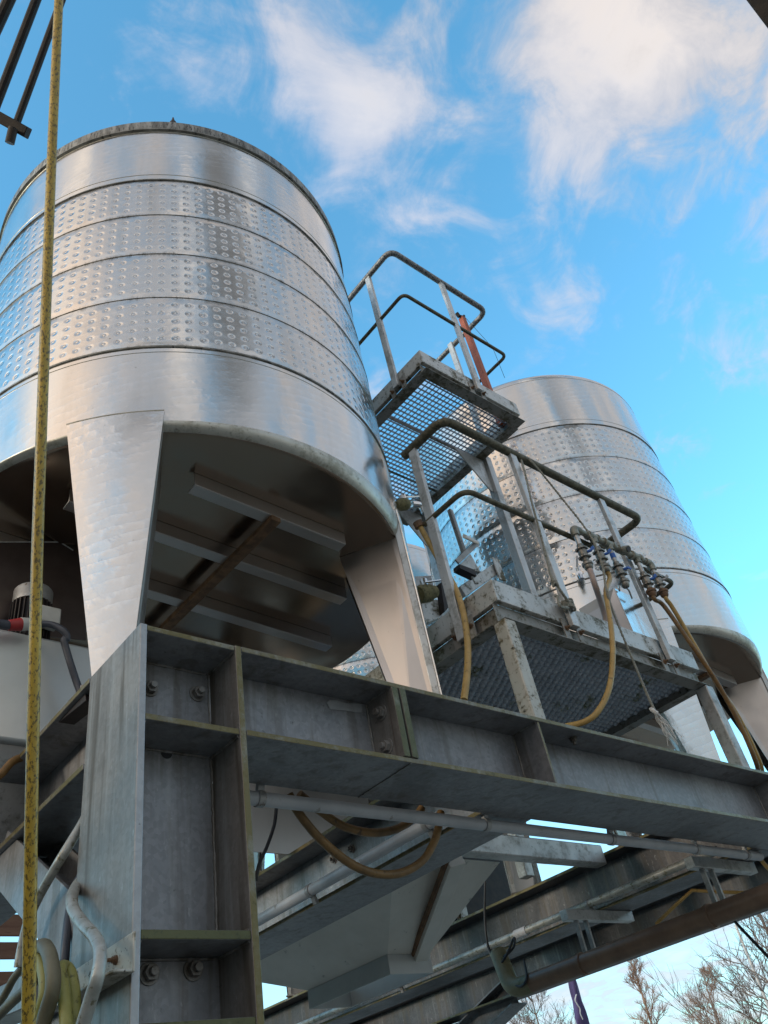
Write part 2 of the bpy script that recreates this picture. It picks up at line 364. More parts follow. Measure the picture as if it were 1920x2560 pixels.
# corner column
CX0, CX1 = .8325, 1.148; CT = .020; CY1 = 2.082; CYM = (YF + CY1) / 2
col = thing('steel_column', 'grey galvanised corner column with plate stiffeners standing under the near tank leg', 'steel column', (CX0, YF, GZ))
for x, nm in ((CX0, 'left_flange'), (CX1 - CT, 'right_flange')):
    MB().box(x, x + CT, YF, CY1, GZ, ZT, 0, {1: 1}).build('flange', [M['galv_col'], M['galvlight'] if nm[0] == 'l' else M['moss']], col, bevel=.0025)
MB().box(CX0 + CT, CX1 - CT, CYM - .006, CYM + .006, GZ, ZT - .002).build('web', M['galv'], col)
for z0, z1 in ((ZT - TF, ZT - .0005), (ZB, ZB + TF), (.477, .497), (.302, .322), (-.9, -.88)):
    MB().box(CX0 + CT + .0005, CX1 - CT - .0005, YF + .003, CYM - .007, z0, z1, 0, {1: 1}).build('stiffener', [M['galv'], M['moss2'] if z0 < .6 else M['moss']], col, bevel=.002)
    MB().box(CX0 + CT + .0005, CX1 - CT - .0005, CYM + .007, CY1 - .003, z0, z1).build('stiffener', M['galv'], col, bevel=.002)
yc = CYM - .0062
for p in ((374, 1722), (492, 1735), (372, 2435), (482, 2425)):
    q = P(*p, Y=yc); MB().nut((q.x, yc, q.z), (0, -1, 0), .0185, .016).build('bolt', M['galv_col'], col, bevel=.001)
q = P(416, 1882, Y=yc); MB().tube([(q.x, yc, q.z), (q.x, yc - .0015, q.z)], .017, 16).build('bolt_hole', M['rubber'], col)
run([P(x, y, Y=yc) for x, y in ((518, 1668), (540, 1663), (545, 1700), (547, 1808), (524, 1806), (521, 1740))], col, .006)
run([P(x, y, Y=yc) for x, y in ((545, 1880), (560, 1860), (592, 1842), (590, 1862), (560, 1895), (552, 1935), (535, 1965), (528, 1960), (535, 1925))], col, .004)
run([P(x, y, Y=yc) for x, y in ((560, 2400), (585, 2365), (615, 2355), (614, 2385), (590, 2400), (583, 2425), (560, 2425))], col, .004)
# angle bracket low on the column's left face
br = MB(); z0, z1 = .410, .487
br.box(CX0 - .0065, CX0 - .0005, YF - .02, 2.07, z0, z1); br.box(CX0 - .05, CX0 - .0065, YF - .02, 2.07, z0, z0 + .006)
o = br.build('bracket', M['postdirt'], col, bevel=.002)
MB().nut((CX0 - .0065, 1.82, .452), (-1, 0, 0), .007, .006).build('bolt', M['rust'], o)
# beam B: from the corner column away to the left
BX = .97
bB = ibeam('side_beam', 'galvanised beam running back to the left from the corner column', 'y', BX, CY1 + .002, 7.5)
# plate on its top flange by the tank foot
t = thing('shim_plate', 'small dark upturned plate lying on the left beam beside the tank foot', 'plate', (.83, 2.4, ZT))
pb = MB(); a = P(140, 1797, X=.835); 
pb.prism([P(213, 1735, X=.845), P(214, 1752, X=.845), P(147, 1806, X=.845), P(139, 1797, X=.845)], (.05, 0, .0)); pb.build('plate', M['iron'], t, bevel=.002)
# cross beams
def bead(parent, a, b, r=.0045):
    a = Vector(a); b = Vector(b); n = max(6, int((b - a).length / .008)); rnd = random.Random(int(a.z * 1e4 + a.x * 1e3))
    MB().tube([a.lerp(b, i / n) + Vector((rnd.gauss(0, .0006), rnd.gauss(0, .0006), 0)) for i in range(n + 1)], [r * (.8 + rnd.random() * .5) for _ in range(n + 1)], 7).build('weld_bead', M['galv_col'], parent, smooth=60)
for z in (ZT - TF, ZB, .477, .302): bead(col, (CX0 + CT + .001, YF + .01, z - .002), (CX0 + CT + .001, CYM - .01, z - .002)); bead(col, (CX1 - CT - .001, YF + .01, z - .002), (CX1 - CT - .001, CYM - .01, z - .002)); bead(col, (CX0 + CT + .01, CYM - .0065, z - .002), (CX1 - CT - .01, CYM - .0065, z - .002))
for z in (ZB + TF, .497): bead(col, (CX0 + CT + .001, YF + .01, z + .002), (CX0 + CT + .001, CYM - .01, z + .002)); bead(col, (CX1 - CT - .001, YF + .01, z + .002), (CX1 - CT - .001, CYM - .01, z + .002))
for x in (CX0 + CT + .001, CX1 - CT - .001): bead(col, (x, CYM - .0065, .5), (x, CYM - .0065, ZB - .003)); bead(col, (x, CYM - .0065, ZB + TF + .003), (x, CYM - .0065, ZT - TF - .003))
for x in (2.464, 2.4785, 1.7215, 4.329): bead(bA, (x, YM - TW / 2 - .001, ZB + TF + .004), (x, YM - TW / 2 - .001, ZT - TF - .004)); bead(bA, (x, YF + .01, ZT - TF - .001), (x, YM - .01, ZT - TF - .001))
for zz in (ZT - TF - .001, ZB + TF + .001): bead(bA, (1.1505, YF + .01, zz), (1.1505, YM - .01, zz), .006)
bC1 = ibeam('cross_beam', 'galvanised cross beam carrying a thick white conduit, left of the sheet metal hopper', 'y', 2.48, YF + .2815, 8.5)
bC2 = ibeam('cross_beam', 'shaded galvanised cross beam to the right of the hopper, under the far tank', 'y', 4.48, YF + .2815, 8.5, m='galv_shade')
bC3 = ibeam('cross_beam', 'farthest galvanised cross beam, above the diagonal brace at the bottom right', 'y', 5.95, YF + .2815, 8.5, m='galv_shade')
for p in ((713, 2118), (760, 2083)):
    q = P(p[0] + 40, p[1] + 65, X=2.474)
for yy in (3.12, 2.98):
    MB().nut((2.474, yy, 1.19), (-1, 0, 0), .015, .013).build('bolt', M['galv_col'], bC1)
bD = ibeam('back_beam', 'galvanised beam at the back of the frame, seen below the hopper', 'x', 7.6, .9, 7.2)
# columns further along
def simple_col(x, y, label):
    t = thing('steel_column', label, 'steel column', (x, y, GZ), 'columns of the frame')
    for s in (-1, 1): MB().box(x + s * .15 - .01, x + s * .15 + .01, y - .15, y + .15, GZ, ZB - .001, 0, {1: 1}).build('flange', [M['galv'], M['moss']], t, bevel=.002)
    MB().box(x - .14, x + .14, y - .006, y + .006, GZ, ZB - .001).build('web', M['galv'], t)
simple_col(5.95, 6.3, 'far column of the frame behind the brown downpipe')
simple_col(.97, 6.6, 'column at the back of the left beam')
def brace(name, label, a, b, w=.16, up=(1, 0, 0)):
    t = thing(name, label, 'brace', tuple(b)); a = Vector(a); b = Vector(b); d = (b - a).normalized()
    n = d.cross(Vector(up)).normalized()
    for s in (-1, 1): MB().bar(a + n * s * (w / 2 - .006), b + n * s * (w / 2 - .006), w, .012, n).build('flange', [M['galv']], t, bevel=.0015)
    MB().bar(a, b, .008, w - .026, n).build('web', M['galv'], t)
    return t
brace('knee_brace', 'grey galvanised knee brace in the lower left corner, between column and left beam', (.925, 2.084, .557), (.925, 2.745, .983), .155, (0, -.426, .661))
brace('knee_brace', 'dark diagonal brace at the bottom right, under the brown downpipe elbow', P(1120, 2640, X=5.95), P(1285, 2480, X=5.95), .2)

# ------------------------------------------------------------------ tanks
RT = 1.12
SEAMS = (4.32, 3.9175, 3.564, 3.2105)
def make_tank(cx, cy, label, far):
    t = thing('storage_tank', label, 'tank', (cx, cy, 0), 'stainless steel tanks')
    c = (cx, cy, 0); n = 160
    def shell(z0, z1, mat, nm='wall_band'):
        MB().lathe([(RT, z0), (RT, z1)], n, c).build(nm, M[mat], t, smooth=60)
    shell(2.40, 2.857, 'swirl', 'lower_wall'); shell(2.857, 4.271, 'dimple', 'cooling_jacket'); shell(4.271, 4.82, 'swirl', 'upper_wall')
    for z, h, d in ((2.857, .0075, .0050), (4.271, .0065, .0045)):
        MB().lathe([(RT - .001, z - h), (RT + d, z - h * .6), (RT + d, z + h * .6), (RT - .001, z + h)], n, c).build('jacket_weld', M['seam'], t, smooth=60)
    for z in (3.9175, 3.564, 3.2105):
        MB().lathe([(RT - .001, z - .004), (RT + .003, z), (RT - .001, z + .004)], n, c).build('seam', M['seam'], t, smooth=60)
    for z in (2.822, 4.325, 4.82):
        MB().lathe([(RT - .001, z - .003), (RT + .002, z), (RT - .001, z + .003)], n, c).build('seam', M['lip'], t, smooth=60)
    if far:
        prof = [(RT, 4.8205)] + [(RT - .12 + .12 * math.cos(a), 4.83 + .10 * math.sin(a)) for a in [i * PI / 2 / 8 for i in range(9)]] + [(.5, 5.02), (.02, 5.05)]
        MB().lathe(prof, n, c).build('roof', M['swirl'], t, smooth=50)
    else:
        MB().lathe([(RT, 4.8205), (RT + .012, 4.835), (RT + .012, 4.925), (RT - .005, 4.945), (RT - .03, 4.945)], n, c).build('top_rim', M['rim'], t, smooth=40)
        MB().lathe([(RT + .001, 4.822), (RT + .014, 4.829), (RT + .014, 4.838), (RT + .001, 4.842)], n, c).build('rim_joint', M['seam'], t, smooth=40)
        MB().lathe([(RT - .03, 4.944), (.6, 5.08), (.02, 5.15)], n, c).build('roof', M['steel'], t, smooth=40)
        b = MB(); p = P(437, 305, Y=1.97); p = Vector((cx - .55, cy - .96, 4.94))
        b.tube([p, p + Vector((0, 0, .03))], .02, 10); b.tube([p + Vector((0, 0, .03)), p + Vector((0, 0, .10))], [.014, .004], 8); b.build('vent_spike', M['iron'], t)
    # rounded edge and sloping floor
    b = MB(); rings = []
    N = n
    for k in range(9):
        a = k / 8 * PI / 2; rings.append(('e', RT - .05 + .05 * math.cos(a), math.sin(a)))
    for r in (.9, .6, .3, .01): rings.append(('f', r, 1))
    vs = []
    for kind, r, s in rings:
        for i in range(N):
            a = 2 * PI * i / N; x, y = r * math.cos(a), r * math.sin(a)
            zf = 2.335 - .05 * x
            vs.append((cx + x, cy + y, 2.40 * (1 - s) + zf * s if kind == 'e' else zf))
    K = len(rings)
    fs = [(k * N + i, k * N + (i + 1) % N, (k + 1) * N + (i + 1) % N, (k + 1) * N + i) for k in range(K - 1) for i in range(N)]
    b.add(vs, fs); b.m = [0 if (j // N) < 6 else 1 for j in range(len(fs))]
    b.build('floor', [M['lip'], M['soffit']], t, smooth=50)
    fz = lambda x: 2.335 - .05 * (x - cx)
    # channels welded under the floor, and the rod across them
    for y, x0, x1 in ((cy - .79, cx - .37, cx + .40), (cy - .45, cx - .75, cx + .66), (cy - .06, cx - .95, cx + .85), (cy + .33, cx - .9, cx + .75), (cy + .69, cx - .6, cx + .5)):
        bb = MB(); h = .066; th = .006
        for (ya, yb, za, zb_) in ((0, th, -h, -.001), (.0061, .06, -h, -h + th)):
            vs = [(x, y + yy, fz(x) + zz) for x in (x0, x1) for yy in (ya, yb) for zz in (za, zb_)]
            bb.add(vs, [(0, 1, 3, 2), (4, 6, 7, 5), (0, 4, 5, 1), (2, 3, 7, 6), (0, 2, 6, 4), (1, 5, 7, 3)])
        bb.build('floor_channel', M['legside'], t, bevel=.0015)
    MB().bar((cx + .02, cy - .79, fz(cx) - .077), (cx - .02, cy + .75, fz(cx) - .077), .05, .028).build('floor_tie', M['rust'], t, bevel=.003)
    for az, o0, o1 in ((-131.5, 0, .04), (-46, 0, 0), (44, 0, 0), (133, 0, 0)):
        a0 = math.radians(az)
        def q(s, rad, z): a = a0 + s / RT; return Vector((cx + rad * math.cos(a), cy + rad * math.sin(a), z))
        zt, zb = 2.45, ZT + .012
        def hw(z): f = (z - zb) / (zt - zb); return .055 + .135 * f
        def of(z): f = (z - zb) / (zt - zb); return o1 + (o0 - o1) * f
        face = MB(); nz, ns = 14, 8; vs = []
        for lay in (RT + .008, RT + .002):
            for i in range(nz + 1):
                z = zb + (zt - zb) * i / nz
                for j in range(ns + 1): vs.append(q(of(z) + hw(z) * (2 * j / ns - 1), lay, z))
        L = (nz + 1) * (ns + 1); W = ns + 1; fs = []
        for i in range(nz):
            for j in range(ns):
                k = i * W + j; fs.append((k, k + 1, k + W + 1, k + W)); fs.append((L + k, L + k + W, L + k + W + 1, L + k + 1))
        per = [j for j in range(ns + 1)] + [i * W + ns for i in range(1, nz + 1)] + [nz * W + j for j in range(ns - 1, -1, -1)] + [i * W for i in range(nz - 1, 0, -1)]
        fs += [(per[i], per[(i + 1) % len(per)], L + per[(i + 1) % len(per)], L + per[i]) for i in range(len(per))]
        face.add(vs, fs)
        leg = face.build('leg', M['swirlleg'], t, smooth=30)
        for s in (-1, 1):
            sp = MB(); poly = []
            zc = 2.335 - .05 * (q(0, .85, 0).x - cx)
            e = lambda z, inn: of(z) + s * (hw(z) - inn)
            i0, i1 = .012, .018
            A = [q(e(zb, i0), RT - .012, zb), q(e(2.38, i0), RT - .02, 2.38), q(e(zc, i0), RT - .055, zc + .002), q(e(zc, i0) * .8, .80, zc + .002), q(e(zb, i0) * .9, .965, zb)]
            tdir = Vector((-math.sin(a0), math.cos(a0), 0)) * (-s * .005)
            sp.prism(A, tdir); o = sp.build('side_plate', M['legside'], leg, smooth=0); 
            st = MB(); B1 = [q(e(zz, .006), RT - .014, zz) for zz in (zb, 2.375)]
            st.bar(B1[0], B1[1], .009, .031, (math.cos(a0), math.sin(a0), 0)); st.build('folded_lip', M['post'], leg, bevel=.002)
        wl = MB(); wl.tube([q(.19 * (2 * j / 12 - 1), RT + .006, 2.451) for j in range(13)], .0045, 6); wl.build('weld', M['lip'], leg)
        fp = MB(); n_ = Vector((math.cos(a0), math.sin(a0), 0)); tt = Vector((-math.sin(a0), math.cos(a0), 0))
        fp.obox(Vector((cx, cy, ZT + .006)) + n_ * 1.03 + tt * o1, n_, tt, (0, 0, 1), .10, .09, .0055); fp.build('foot_plate', M['galv_col'], leg, bevel=.002)
    return t
tank1 = make_tank(1.617, 2.963, 'near stainless tank, largest in the photo, with a dark dirty rim around its top', False)
tank2 = make_tank(5.138, 2.962, 'far stainless tank at the right with a rounded bright shoulder', True)

tank2.scale = (.962, .962, 1)
tank3 = make_tank(1.617, 5.5, 'tank standing right behind the near tank, only its grimy floor and legs showing', True)
tank4 = make_tank(5.138, 5.5, 'tank standing behind the far tank, glimpsed below it and past the near tank', True)
sg = MB().box(1.95, 2.9, 3.30, 3.306, ZT + .0005, 1.74).build('sheet_guard', M['legside'], bevel=.001); tag(sg, 'pinkish stainless sheet standing on the cross beam, seen under the grey conduit', 'sheet')
dk = thing('dark_infill', 'black infill box standing for the dark interior beyond the hopper, right of its rib', 'machine', (4.6, 4.6, ZT))  # dark box added to fill the black interior behind the hopper
MB().box(4.55, 5.55, 4.6, 5.0, ZT + .001, 1.86).build('infill_box', M['iron'], dk, bevel=.01)
MB().box(4.72, 4.80, 4.55, 4.599, ZT + .001, 1.8).build('side_strap', M['toe'], dk, bevel=.003)
# ------------------------------------------------------------------ gratings, platforms
def grating(x0, x1, y0, y1, z, h, px, py, mat, parent, th=.004, cross_h=None):
    b = MB(); y = y0
    while y < y1: b.box(x0, x1, y - th / 2, y + th / 2, z - h, z); y += py
    x = x0; ch = cross_h or h * .6
    while x < x1: b.box(x - th / 2, x + th / 2, y0, y1, z - ch - .001, z - .001); x += px
    return b.build('grating', M[mat], parent, smooth=0)
def frame_edge(parent, x0, x1, y0, y1, z, zt, ins=.03, sides='fblr'):
    """toe board, recessed frame and lower lip round a rectangle; z = lip underside, zt = toe board top"""
    zb = zt - .115
    for k in sides:
        toe = MB(); fr = MB()
        if k == 'f':
            toe.box(x0, x1, y0, y0 + .005, zb, zt); toe.box(x0, x1, y0 + .005, y0 + ins, zb, zb + .005)
            fr.box(x0, x1, y0 + ins, y0 + ins + .006, z + .001, zb - .0005); fr.box(x0 - .004, x1 + .004, y0 - .016, y0 + ins + .03, z - .005, z)
        if k == 'b':
            toe.box(x0, x1, y1 - .005, y1, zb, zt); fr.box(x0, x1, y1 - ins - .006, y1 - ins, z + .001, zb); fr.box(x0, x1, y1 - ins - .03, y1 + .016, z - .005, z)
        if k == 'l':
            toe.box(x0, x0 + .005, y0 + .0055, y1 - .0055, zb, zt); toe.box(x0 + .005, x0 + ins, y0 + ins + .001, y1 - ins, zb, zb + .005)
            fr.box(x0 + ins, x0 + ins + .006, y0 + ins + .007, y1 - ins - .007, z + .001, zb - .0005); fr.box(x0 - .016, x0 + ins + .03, y0 + ins + .031, y1 - ins - .031, z - .005, z)
        if k == 'r':
            toe.box(x1 - .005, x1, y0 + .0055, y1 - .0055, zb, zt); toe.box(x1 - ins, x1 - .005, y0 + ins + .001, y1 - ins, zb, zb + .005)
            fr.box(x1 - ins - .006, x1 - ins, y0 + ins + .007, y1 - ins - .007, z + .001, zb - .0005); fr.box(x1 - ins - .03, x1 + .016, y0 + ins + .031, y1 - ins - .031, z - .005, z)
        toe.build('toe_board', M['toe'], parent, bevel=.0035); fr.build('frame_edge', M['toe2'], parent, bevel=.0015)
# --- lower platform
LX0, LX1, LY0, LY1, LZ = 2.53, 4.17, 1.82, 3.5, 1.772
lp = thing('access_platform', 'lower access platform with an algae stained handrail, standing on the long beam', 'platform', (LX0, LY0, ZT), 'access platforms')
frame_edge(lp, LX0, LX1, LY0, LY1, LZ, 1.985)
pk = MB(); zd = 1.815
y = LY0 + .048; kk = 0
while y < 2.60:
    pk.box(LX0 + .04, LX1 - .04, y, y + .0325, zd, zd + .022)
    x = LX0 + .06 + (kk % 2) * .021
    while x < LX1 - .06:
        pk.lathe([(.0150, zd + .0005), (.0145, zd - .006), (.0105, zd - .013), (.0055, zd - .0165), (.0005, zd - .0175)], 8, (x, y + .016, 0)); x += .042
    y += .037; kk += 1
pk.build('tread_plank', M['grate2'], lp, smooth=50)
b = MB(); y = 2.665
while y < LY1 - .06:
    b.box(LX0 + .04, LX1 - .04, y, y + .022, 1.80, 1.836); b.box(LX0 + .04, LX1 - .04, y + .0221, y + .0279, 1.822, 1.834); y += .028
b.build('ribbed_deck', M['grate'], lp, smooth=0)
MB().box(LX0 + .036, LX1 - .036, 2.622, 2.658, 1.775, 1.838).build('grating_bearer', M['toe2'], lp)
def sqpost(parent, x0, x1, y0, y1, z0, z1, mat, nm='support_post'):
    return MB().box(x0, x1, y0, y1, z0, z1).build(nm, M[mat], parent, bevel=.006)
sqpost(lp, 2.52, 2.592, 1.805, 1.875, ZT + .001, LZ - .006, 'postdirt'); sqpost(lp, 4.125, 4.20, 1.805, 1.875, ZT + .001, LZ - .006, 'post')
sqpost(lp, 2.52, 2.592, 3.36, 3.43, ZT + .001, LZ - .006, 'post'); sqpost(lp, 4.125, 4.20, 3.36, 3.43, ZT + .001, LZ - .006, 'post')
def hpost(parent, x, y, z0, z1, alongx=True, mat='post', w=.052, d=.026):
    b = MB(); hx, hy = (w / 2, d / 2) if alongx else (d / 2, w / 2)
    b.box(x - hx, x + hx, y - hy, y + hy, z0, z1)
    return b.build('post', M[mat], parent, bevel=.003)
def clamp(parent, x, y, z, alongx, out):
    for s in (-1, 1):
        b = MB()
        if alongx:
            b.box(x + s * .030 - (.042 if s < 0 else 0), x + s * .030 + (.042 if s > 0 else 0), y + .002, y + .008, z, z + .115); q = (x + s * .052, y + .002, z + .06); ax = (0, -1, 0)
        else:
            b.box(x + .002, x + .008, y + s * .030 - (.042 if s < 0 else 0), y + s * .030 + (.042 if s > 0 else 0), z, z + .115); q = (x + .002, y + s * .052, z + .06); ax = (-1, 0, 0)
        o = b.build('clamp_plate', M['toe2'], parent, bevel=.0015); MB().nut(q, ax, .010, .008).build('bolt', M['rust'], o)
RZ, KZ = 3.0, 2.50; HY = LY0 - .022; HX = LX0 - .022
hr = [hpost(lp, 3.035, HY, 1.845, RZ - .02), hpost(lp, 3.845, HY, 1.845, RZ - .02), hpost(lp, HX, 2.05, 1.79, RZ - .02, False)]
for x in (3.035, 3.845): clamp(lp, x, LY0 - .0085, 1.775, True, -1)
clamp(lp, LX0 - .0085, 2.05, 1.775, False, -1)
MB().tube(fillet([(HX, 2.12, RZ), (HX, HY, RZ), (4.285, HY, RZ), (4.285, 2.16, RZ)], .075), .0245, 14).build('top_rail', M['rail'], lp)
MB().tube(fillet([(HX, 2.10, KZ), (HX, HY, KZ), (3.56, HY, KZ)], .07), .0145, 12).build('knee_rail', M['rail'], lp)
MB().tube(fillet([(4.0, HY, KZ), (4.325, HY, KZ), (4.325, 2.15, KZ)], .06), .0145, 12).build('knee_rail', M['rail'], lp)
# --- upper platform
UX0, UX1, UY0, UY1, UZ = 2.765, 3.672, 2.0, 3.23, 3.775
up = thing('access_platform', 'upper access platform of see-through grating between the two tanks', 'platform', (UX1, UY1, ZT), 'access platforms')
frame_edge(up, UX0, UX1, UY0, UY1, UZ, 3.96)
grating(UX0 + .055, UX1 - .055, UY0 + .055, UY1 - .055, 3.815, .016, .0325, .035, 'grate', up, .0038, .006)
for yy in (2.44, 2.84): MB().box(UX0 + .038, UX1 - .038, yy, yy + .006, UZ + .002, UZ + .022).build('grating_bearer', M['toe2'], up)
uz = 5.045; kz = 4.52; uy = UY0 - .022; ux = UX0 - .018
hpost(up, 3.245, uy, 3.83, uz - .015, True, 'post', .046, .024); hpost(up, ux, 2.24, 3.83, uz - .015, False, 'post', .046, .024)
hpost(up, UX1 + .018, 2.36, 3.83, uz - .015, False, 'post', .046, .024)
clamp(up, 3.245, UY0 - .0085, 3.778, True, -1); clamp(up, UX0 - .0085, 2.24, 3.778, False, -1)
MB().tube(fillet([(ux, 3.22, uz), (ux, uy, uz), (3.735, uy, uz), (3.735, 2.95, uz)], .075), .0215, 14).build('top_rail', M['railtop'], up)
MB().tube(fillet([(ux, 3.22, kz), (ux, uy, kz), (3.765, uy, kz), (3.765, 2.36, kz), (3.70, 2.36, kz)], .05), .0125, 12).build('knee_rail', M['rail'], up)
for yy in (2.42, 3.1):
    b = MB(); b.box(3.69, 3.75, yy - .03, yy + .03, 1.838, UZ + .03); b.build('support_post', M['post'], up, bevel=.004)
    gs = MB(); gs.prism([(3.40, yy - .004, UZ - .007), (3.689, yy - .004, UZ - .007), (3.689, yy - .004, UZ - .30), (3.66, yy - .004, UZ - .30)], (0, .008, 0)); gs.build('gusset', M['post'], up)
# red davit post on the upper platform
q0 = P(1213, 952, X=3.60); q1 = P(1156, 795, X=3.60)
dv = thing('davit_post', 'rust red square post rising behind the upper handrail', 'post', (q0.x, q0.y, 3.816))
MB().box(3.578, 3.622, q0.y - .022, q0.y + .022, 3.816, q1.z).build('shaft', M['redpaint'], dv, bevel=.004)
b = MB(); c0 = Vector((3.60, q0.y, q1.z))
b.tube([c0 + Vector((-.035, 0, .005)), c0 + Vector((.02, 0, .03))], .013, 8); b.tube([c0 + Vector((.015, 0, .0)), c0 + Vector((.04, 0, .06))], .012, 8); b.tube([c0 + Vector((-.03, 0, 0)), c0 + Vector((-.05, 0, .03))], .016, 8)
b.build('head_fitting', M['iron'], dv)
MB().tube([c0 + Vector((.04, 0, .06)), P(1232, 870, X=3.78), P(1262, 945, X=3.95)], .0018, 5).build('stay_wire', M['cable'], dv)

# ------------------------------------------------------------------ valve manifold on the lower handrail
MY = HY - .045
mp = lambda x, y: P(x, y, Y=MY)
mf = thing('valve_manifold', 'weathered pipe manifold with a row of ball valves on the lower handrail', 'manifold', tuple(mp(1523, 1363)))
pz = [mp(*q) for q in ((1434, 1325), (1485, 1346), (1523.6, 1363), (1560, 1378), (1591, 1392), (1624, 1407))]
zc = sum(p.z for p in pz) / len(pz)
x0, x1 = pz[0].x, pz[-1].x
MB().tube([(x0, MY, zc), (x1, MY, zc)], .0165, 14).build('header_pipe', M['fit'], mf)
def fitting(x, w=.075, r=.0235):
    b = MB(); b.tube([(x - w / 2, MY, zc), (x + w / 2, MY, zc)], r, 14)
    for s in (-1, 1): b.tube([(x + s * w / 2 - .008, MY, zc), (x + s * w / 2 + .008, MY, zc)], r * 1.16, 14)
    b.tube([(x, MY, zc), (x, MY, zc - .045)], r * .9, 12); return b.build('tee_fitting', M['fit'], mf)
MB().tube(fillet([(x0 + .05, MY, zc), (x0, MY, zc), (x0, MY, zc - .05)], .03), .0225, 14).build('elbow', M['fit'], mf)
MB().tube(fillet([(x1 - .05, MY, zc), (x1, MY, zc), (x1, MY, zc - .05)], .03), .0225, 14).build('elbow', M['fit'], mf)
xs = [x0, mp(1484, 1350).x, mp(1522, 1366).x, mp(1590, 1395).x, x1]
xt = mp(1552, 1376).x
for x in xs[1:4]: fitting(x)
b = MB(); b.tube([(xt - .03, MY, zc), (xt + .03, MY, zc)], .024, 14); b.tube([(xt, MY, zc), (xt - .01, MY - .05, zc - .03)], .022, 14); b.build('tee_fitting', M['fit'], mf)
MB().tube([(xt - .0102, MY - .051, zc - .0306), (xt - .0104, MY - .0525, zc - .0312)], .017, 12).build('open_end', M['rubber'], mf)
for k in range(4):
    xx = x0 + (x1 - x0) * (.16 + .23 * k); b = MB()
    for d in (0, .014): b.tube([(xx + d, MY, zc), (xx + d + .006, MY, zc)], .022, 14)
    b.build('union_nut', M['clamp'], mf)
ends = []
for i, x in enumerate(xs):
    drop = (.085, .045, .10, .085, .045)[i]
    v = thing('x', '', '') if False else None
    z = zc - .03 - drop; bd = MB(); bd.tube([(x, MY, zc - .02), (x, MY, z)], .0135, 12)
    vb = bd.build('valve', M['post'], mf)
    b = MB(); b.lathe([(.004, z - .110), (.017, z - .110), (.018, z - .095), (.014, z - .09), (.021, z - .08), (.026, z - .055), (.021, z - .03), (.014, z - .02), (.019, z - .015), (.019, z), (.004, z)], 14, (x, MY, 0))
    for zz in (-.028, -.082):
        for a in range(4):
            an = a * PI / 2 + .6; b.tube([(x + .028 * math.cos(an), MY + .028 * math.sin(an), z + zz - .008), (x + .028 * math.cos(an), MY + .028 * math.sin(an), z + zz + .008)], .0065, 6)
        b.lathe([(.004, z + zz - .005), (.030, z + zz - .005), (.030, z + zz + .005), (.004, z + zz + .005)], 10, (x, MY, 0))
    b.build('body', M['valve'], vb, bevel=.0008)
    b = MB(); b.lathe([(.004, z - .165), (.016, z - .165), (.020, z - .16), (.024, z - .15), (.024, z - .14), (.030, z - .135), (.030, z - .122), (.022, z - .118), (.018, z - .111), (.004, z - .111)], 14, (x, MY, 0))
    b.build('coupling', M['rust'] if i in (3, 4) else M['valve'], vb)
    sgn = 1
    b = MB(); b.tube([(x, MY, z - .055), (x + .022, MY - .042, z - .055)], .008, 8); b.bar((x + .02, MY - .042, z - .05), (x + .036, MY - .052, z + .045 - (0.11 if i == 2 else 0.08)), .018, .005, (0, 1, 0)); b.build('lever', M['blue'] if i != 4 else M['clamp'], vb, bevel=.001)
    if i == 2: MB().lathe([(.0142, z + .030), (.0152, z + .030), (.0152, z + .062), (.0142, z + .062)], 14, (x, MY, 0)).build('tape_band', M['blue'], vb)
    ends.append(Vector((x, MY, z - .165)))
def hose(name, label, pts, r, mat, cat='hose', k=8, n=10, sp=True):
    o = MB().tube(spline(pts, k) if sp else pts, r, n).build(name, M[mat], smooth=60); return tag(o, label, cat)
hose('hose', 'milky pink hose dropping from the leftmost manifold valve behind the toe board', [ends[0] + Vector((0, 0, .02)), ends[0] + Vector((0, .0, -.03)), P(1490, 1470, Y=MY + .02), P(1507, 1520, Y=MY + .10), P(1514, 1560, Y=MY + .14), P(1500, 1600, Y=MY + .2)], .0165, 'pinkhose')
hose('hose', 'ochre hose hanging in a loop from the second manifold valve to the long beam', [ends[1] + Vector((0, 0, .02)), ends[1] + Vector((0, 0, -.04)), P(1515, 1480, Y=MY - .01), P(1527, 1560, Y=MY - .03), P(1532, 1640, Y=MY - .03), P(1523, 1720, Y=MY - .01), P(1495, 1778, Y=MY + .03), P(1462, 1804, Y=MY + .08), P(1415, 1816, Y=MY + .16)], .0135, 'ochre')
hose('hose', 'rust stained hose running down to the right from the fourth manifold valve', [ends[3] + Vector((0, 0, .02)), ends[3] + Vector((0, 0, -.02)), P(1660, 1515, Y=MY), P(1720, 1600, Y=MY - .02), P(1790, 1702, Y=MY - .02), P(1850, 1812, Y=MY), P(1888, 1900, Y=MY + .03), P(1900, 1945, Y=MY + .1)], .0125, 'brownhose')
hose('hose', 'yellow hose running down to the right from the rightmost manifold valve', [ends[4] + Vector((0, 0, .02)), ends[4] + Vector((0, 0, -.02)), P(1682, 1520, Y=MY), P(1735, 1610, Y=MY + .005), P(1788, 1702, Y=MY + .01), P(1850, 1800, Y=MY + .03), P(1897, 1900, Y=MY + .06), P(1908, 1945, Y=MY + .12)], .0125, 'ochre')
hose('hose', 'ochre hose beside the left handrail post of the lower platform', [P(1048, 1312, Y=2.12), P(1070, 1352, Y=2.1), P(1108, 1418, Y=2.06), P(1138, 1470, Y=2.03), P(1158, 1530, Y=1.98), P(1169, 1610, Y=1.93), P(1168, 1680, Y=1.9), P(1160, 1750, Y=1.9)], .0145, 'ochre')
o = MB(); o.tube([P(1043, 1305, Y=2.12), P(1050, 1318, Y=2.12)], .026, 10); hk = o.build('hose_coupling', M['rust']); tag(hk, 'rusty hose coupling hanging under the tank spout', 'coupling')
